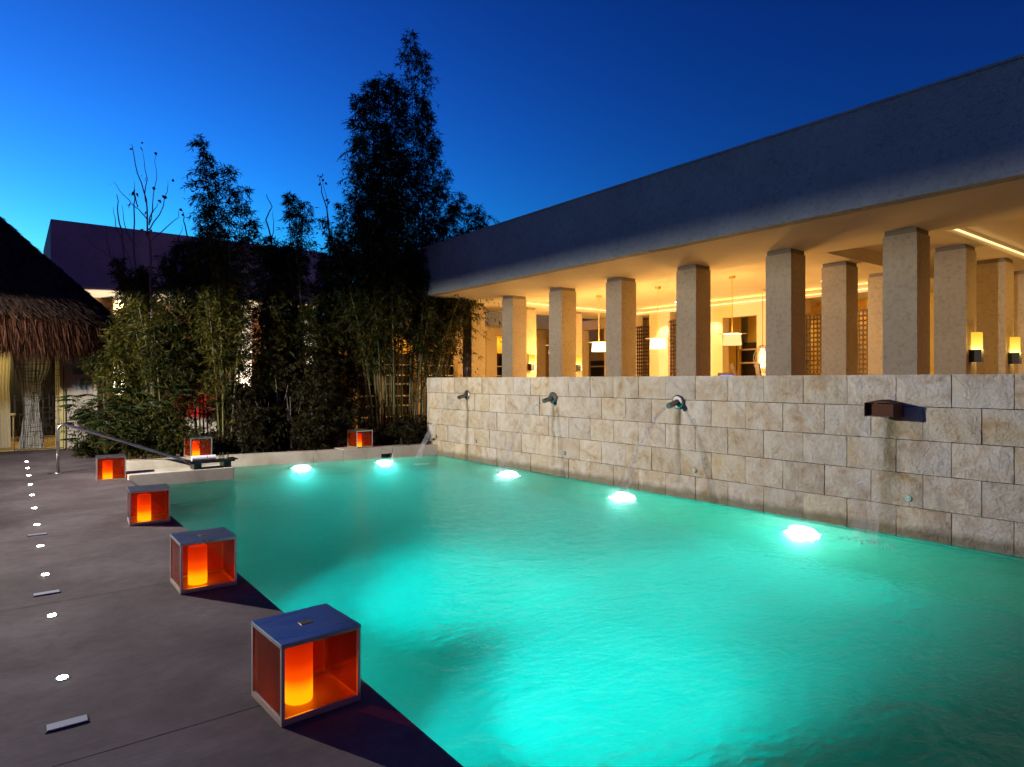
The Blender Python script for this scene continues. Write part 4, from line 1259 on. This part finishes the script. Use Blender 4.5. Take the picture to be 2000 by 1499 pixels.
bamboo('green stemmed bamboo clump leaning left of the tall spires', [(730,14.6,640,430,2.8,0.55),(726,14.8,668,400,2.8,0.55),(735,14.5,690,380,2.8,0.6),(745,15.1,705,420,2.6,0.6),(722,15.0,655,480,2.6,0.6),(752,14.7,720,350,2.8,0.6),(758,15.2,770,400,2.6,0.6)], 51, dens=1.5)
bamboo('bare lower stems of bamboo standing closest to the stone wall', [(770,14.1,762,480,3.0,0.5),(785,14.2,790,470,3.0,0.5),(798,14.3,800,500,3.0,0.5),(812,14.1,830,520,3.0,0.5),(826,14.2,850,500,2.9,0.5),(840,14.4,880,560,2.9,0.5),(760,14.4,735,520,2.9,0.5),(748,14.2,730,560,2.7,0.5)], 61, dens=1.3, rad=0.028)
# left plume
bamboo('feathery bamboo plume with a reddish tip left of centre', [(440,15.2,390,268,3.6,0.5),(446,15.3,408,320,3.4,0.55),(452,15.0,448,330,3.4,0.6),(458,15.2,476,365,3.2,0.6),(436,15.0,400,400,3.0,0.65),(462,15.2,490,430,3.0,0.6)], 71, dens=1.3)
bamboo('slender bamboo with one round tuft on top between the two plumes', [(600,15.2,566,378,5.3,0.35),(604,15.3,594,395,5.2,0.55),(601,15.1,575,385,5.4,0.5),(596,15.4,560,470,3.6,0.4)], 81, dens=1.2)
bamboo('pale stemmed bamboo behind the lantern and tray', [(430,14.6,405,560,2.2,0.45),(436,14.5,425,520,2.2,0.45),(444,14.7,450,540,2.2,0.45),(426,14.9,380,500,2.6,0.5),(450,14.4,470,600,2.2,0.4)], 91, leafm=M_yleaf, dens=1.0)
bamboo('yellow green bamboo at the left end, leaning over the hut', [(300,15.8,228,505,2.6,0.42),(305,15.9,245,540,2.4,0.45),(310,15.6,262,560,2.2,0.45),(296,16.0,236,600,2.2,0.4)], 101, leafm=M_yleaf, dens=1.3)
fill = [(350,15.4,[(330,500),(352,470),(372,520)],'bamboo mass right of the bare tree'),
        (400,16.0,[(380,470),(405,450),(430,470)],'bamboo mass below the feathery plume'),
        (528,15.6,[(512,480),(530,460),(550,490)],'bamboo mass with lit white pier glowing behind it'),
        (560,15.9,[(540,490),(565,480),(590,500)],'bamboo mass under the round tuft'),
        (640,15.5,[(634,500),(648,480),(664,470)],'bamboo mass between the tuft and the green stems'),
        (680,15.8,[(665,470),(690,450),(700,500)],'bamboo mass left of the green stemmed clump'),
        (280,16.3,[(262,530),(285,520),(300,560)],'bamboo mass at the foot of the bare tree'),
        (452,15.1,[(425,560),(436,540),(448,560)],'lower bamboo mass in front of the feathery plume'),
        (540,15.0,[(524,590),(548,570),(572,600)],'lower bamboo mass in the middle of the hedge'),
        (620,14.9,[(600,590),(630,570),(655,600)],'lower bamboo mass left of the bare stems'),
        (250,16.0,[(225,640),(245,610),(262,620)],'lower bamboo mass beside the thatch eave'),
        (330,15.0,[(300,640),(330,610),(360,630)],'lower bamboo mass behind the farthest deck lantern')]
for i, (bp, by, tips, lb) in enumerate(fill):
    cul = [(bp-10+8*k, by+0.15*k, t_[0], t_[1], 1.9 if i in (0,1,7,11) else 1.0, 0.58) for k, t_ in enumerate(tips)]
    bamboo(lb, cul, 200+10*i, leafm=(M_yleaf if i in (6,10) else M_bleaf), dens=2.0, rad=0.02)
bamboo('thin dark bamboo veil in front of the amber shelf bays, left part', [(700,15.3,690,560,0.6,0.5),(716,15.5,712,580,0.8,0.5),(735,15.4,742,560,0.7,0.45)], 501, dens=0.4, rad=0.018)
bamboo('thin dark bamboo veil in front of the amber shelf bays, right part', [(770,15.5,765,560,1.0,0.45),(792,15.4,800,570,0.9,0.45),(822,15.3,838,560,1.0,0.5),(845,15.2,872,560,2.0,0.5)], 511, dens=0.4, rad=0.018)
bamboo('bamboo with low arching leaves beside the end of the stone wall', [(806,14.0,840,600,1.9,0.6),(828,14.0,872,590,2.2,0.7),(842,14.0,905,560,2.6,0.8),(838,13.9,925,520,3.0,0.9)], 521, dens=0.9, rad=0.02)
# shrubs low
lowb = [(205,16.4,0.5,0.1,1.9),(470,14.35,0.5,0.05,1.3),(520,14.3,0.5,0.05,1.2),(570,14.25,0.5,0.05,1.35),(620,14.2,0.45,0.05,1.25),(660,14.3,0.35,0.05,1.0),(350,14.7,0.45,0.05,0.9),(300,14.9,0.45,0.05,0.8),(780,13.9,0.45,0.05,0.55),(815,13.85,0.3,0.05,0.55),(545,14.7,0.6,0.4,1.9),(610,14.8,0.6,0.4,1.8),(480,14.9,0.6,0.4,1.7)]
lbl = ['tall shrub against the hut wall','brown green hedge shrub right of the tray lantern','hedge shrub second right of the tray lantern','hedge shrub in the middle of the far kerb','hedge shrub left of the far small lantern','low shrub just left of the far small lantern','low shrub behind the handrail end','low shrub above the left kerb corner','low shrub at the foot of the bare bamboo stems','small shrub at the end of the stone wall','taller shrub behind the middle of the hedge','taller shrub behind the hedge near the lit pier','taller shrub behind the hedge near the red seat']
for i, ((px, Y, w_, a, b2), lb) in enumerate(zip(lowb, lbl)):
    bush(lb, px, Y, w_, a, b2, int(9000*w_*(b2-a)*1.3)+2500, 400+7*i, M_dleaf if i not in (0,6,7) else M_bleaf, llen=0.10, hw=0.012)
# fan palms
def fan_palm(label, px, Y, nf, h_, seed):
    rs = np.random.default_rng(seed); rg = random.Random(seed)
    t = empty('fan_palm', (xat(px,Y), Y, 0.03)); tag(t, label, 'palm', 'fan palms by the hut wall')
    P, D = [], []
    for k in range(nf):
        a = rg.uniform(0,6.28); q = rg.uniform(0.15,0.75); z = rg.uniform(0.25,1)*h_
        c = Vector((math.cos(a)*q, math.sin(a)*q, z))
        MB().tube([(0,0,0.02),(c.x*0.3,c.y*0.3,z*0.7),tuple(c)], 0.006, 4).build('stalk', M_culm, t)
        out = Vector((math.cos(a), math.sin(a), rg.uniform(0.0,0.5))).normalized()
        sd = out.cross(Vector((0,0,1))).normalized()
        for j in range(13):
            an = (j-6)/6*R(85)
            d = (out*math.cos(an)+sd*math.sin(an))*rg.uniform(0.26,0.36); d.z -= 0.08
            P.append(tuple(c)); D.append(tuple(d))
    o = leaves('fronds', M_pleaf, t, np.array(P), np.array(D), 0.018, seed); o['kind'] = 'stuff'
fan_palm('dark fan palm touching the hut wall beside the handrail', 205, 15.9, 34, 1.35, 1)
fan_palm('dark fan palm behind the farthest deck lantern', 245, 15.3, 34, 1.2, 2)
fan_palm('upper fan palm in front of the white lit pier on the left', 222, 18.5, 22, 3.3, 3)
fan_palm('broad fan palm at the foot of the yellow green bamboo', 290, 15.3, 30, 1.5, 4)

# bare tree and twigs
def bare(label, px, Y, segs, seed, name='bare_tree', leaves_n=0, group='bare leafless trees above the bamboo'):
    rg = random.Random(seed); rs = np.random.default_rng(seed)
    t = empty(name, (xat(px,Y), Y, 0.03)); tag(t, label, 'tree', group)
    first = True; tipsl = []
    for pl_ in segs:
        pts = []
        nn = len(pl_)
        for k, (qx, qy) in enumerate(pl_):
            yy = Y + 0.05*k*rg.uniform(-1,1)
            X = xat(qx, yy); pts.append(Vector((X, yy, zat(qy, X, yy))) - t.location)
        r0 = 0.03 if first else 0.014
        # wiggle
        fine = []
        for a_, b_ in zip(pts[:-1], pts[1:]):
            for s_ in range(3): fine.append(a_.lerp(b_, s_/3) + Vector((rg.uniform(-.02,.02), rg.uniform(-.02,.02), 0)))
        fine.append(pts[-1])
        rr = [r0*(1-0.75*k/(len(fine)-1)) for k in range(len(fine))]
        MB().tube(fine, rr, 5).build('trunk' if first else 'branch', M_bark, t)
        first = False; tipsl.append(fine[-1]); tipsl.append(fine[len(fine)//2])
    if leaves_n:
        base = np.array([tuple(tipsl[rg.randrange(len(tipsl))]) for _ in range(leaves_n)]) + rs.normal(0,0.05,(leaves_n,3))
        D = rs.normal(0,1,(leaves_n,3)); D[:,2] -= 0.6; D /= np.linalg.norm(D,axis=1)[:,None]; D *= 0.09
        leaves('last_leaves', M_brown, t, base, D, 0.035, seed)
bare('bare branching tree with a few last leaves above the left bamboo', 300, 15.8, [[(300,880),(296,600),(292,470),(290,450),(284,390),(270,340),(258,285)],[(288,430),(270,410),(240,380),(222,355)],[(290,440),(300,400),(304,350),(304,302)],[(284,395),(286,350),(278,292)],[(292,450),(318,405),(326,375),(328,355)],[(296,470),(325,445),(348,425),(350,410)],[(270,405),(264,380),(262,355)],[(292,436),(300,410),(315,392)]], 3, leaves_n=40)
bare('thin leafless twigs just left of the bare tree', 250, 16.2, [[(255,880),(245,560),(240,470),(232,420),(228,380)],[(240,470),(225,440),(221,405)],[(244,520),(212,500),(182,482),(168,455)],[(214,500),(208,470),(206,440)]], 5, group='bare leafless trees above the bamboo')
bare('leafless twigs at the left edge of the bamboo', 270, 16.4, [[(275,880),(268,560),(262,500),(262,400),(263,370)],[(262,480),(242,440),(238,400)],[(265,540),(250,500),(240,470)]], 6)
bare('forked leafless stems right of the feathery plume', 530, 16.0, [[(540,880),(532,600),(530,480),(520,430),(531,405),(520,380)],[(531,480),(534,440),(533,412)],[(531,485),(505,455),(484,435)]], 7)
bare('leafless stems just left of the tall bamboo', 650, 15.8, [[(655,880),(650,600),(645,480),(640,410),(628,375),(624,345)],[(642,440),(638,395),(630,355)],[(646,470),(628,450),(622,430)]], 8, leaves_n=16)
bare('short leafless twigs between the bare tree and the plume', 385, 16.0, [[(385,880),(375,600),(368,480),(360,440),(358,415)],[(372,520),(350,470),(356,440)]], 9)
# aloe behind wall, cone light
al = empty('potted_aloe', (9.3, yat(1714,9.3), 0)); tag(al, 'small spiky plant peeping over the wall left of the big front column', 'plant')
MB().lathe([(0.10,0.013),(0.14,1.45)], 14).build('pot', M_bark, al)
P = np.zeros((22,3)); P[:,2] = 1.44; rs = np.random.default_rng(2); D = rs.normal(0,1,(22,3)); D[:,2] = np.abs(D[:,2])+0.8; D /= np.linalg.norm(D,axis=1)[:,None]; D *= 0.28
leaves('spikes', M_pleaf, al, P, D, 0.015, 4)
st = MB().lathe([(0.05,0.03),(0.045,0.10),(0.02,0.22),(0.005,0.25)], 12).build('garden_marker', M_white, None); st.location = (7.25, 13.75, 0.0); tag(st, 'small pale pointed stone beside the end of the stone wall', 'stone')
# fallen leaves / ground cover along the bed
rs = np.random.default_rng(77); n = 5000
gx = rs.uniform(1.75,7.6,n); gy = 13.3 + (WX-gx)*0.155 + rs.uniform(0.2,1.6,n)
P = np.stack([gx,gy,np.full(n,0.032)],1); D = rs.normal(0,1,(n,3)); D[:,2] = np.abs(D[:,2])*0.7+0.1; D /= np.linalg.norm(D,axis=1)[:,None]; D *= 0.10
gc = leaves('ground_cover', M_brown, None, P, D, 0.014, 78); tag(gc, kind='stuff')
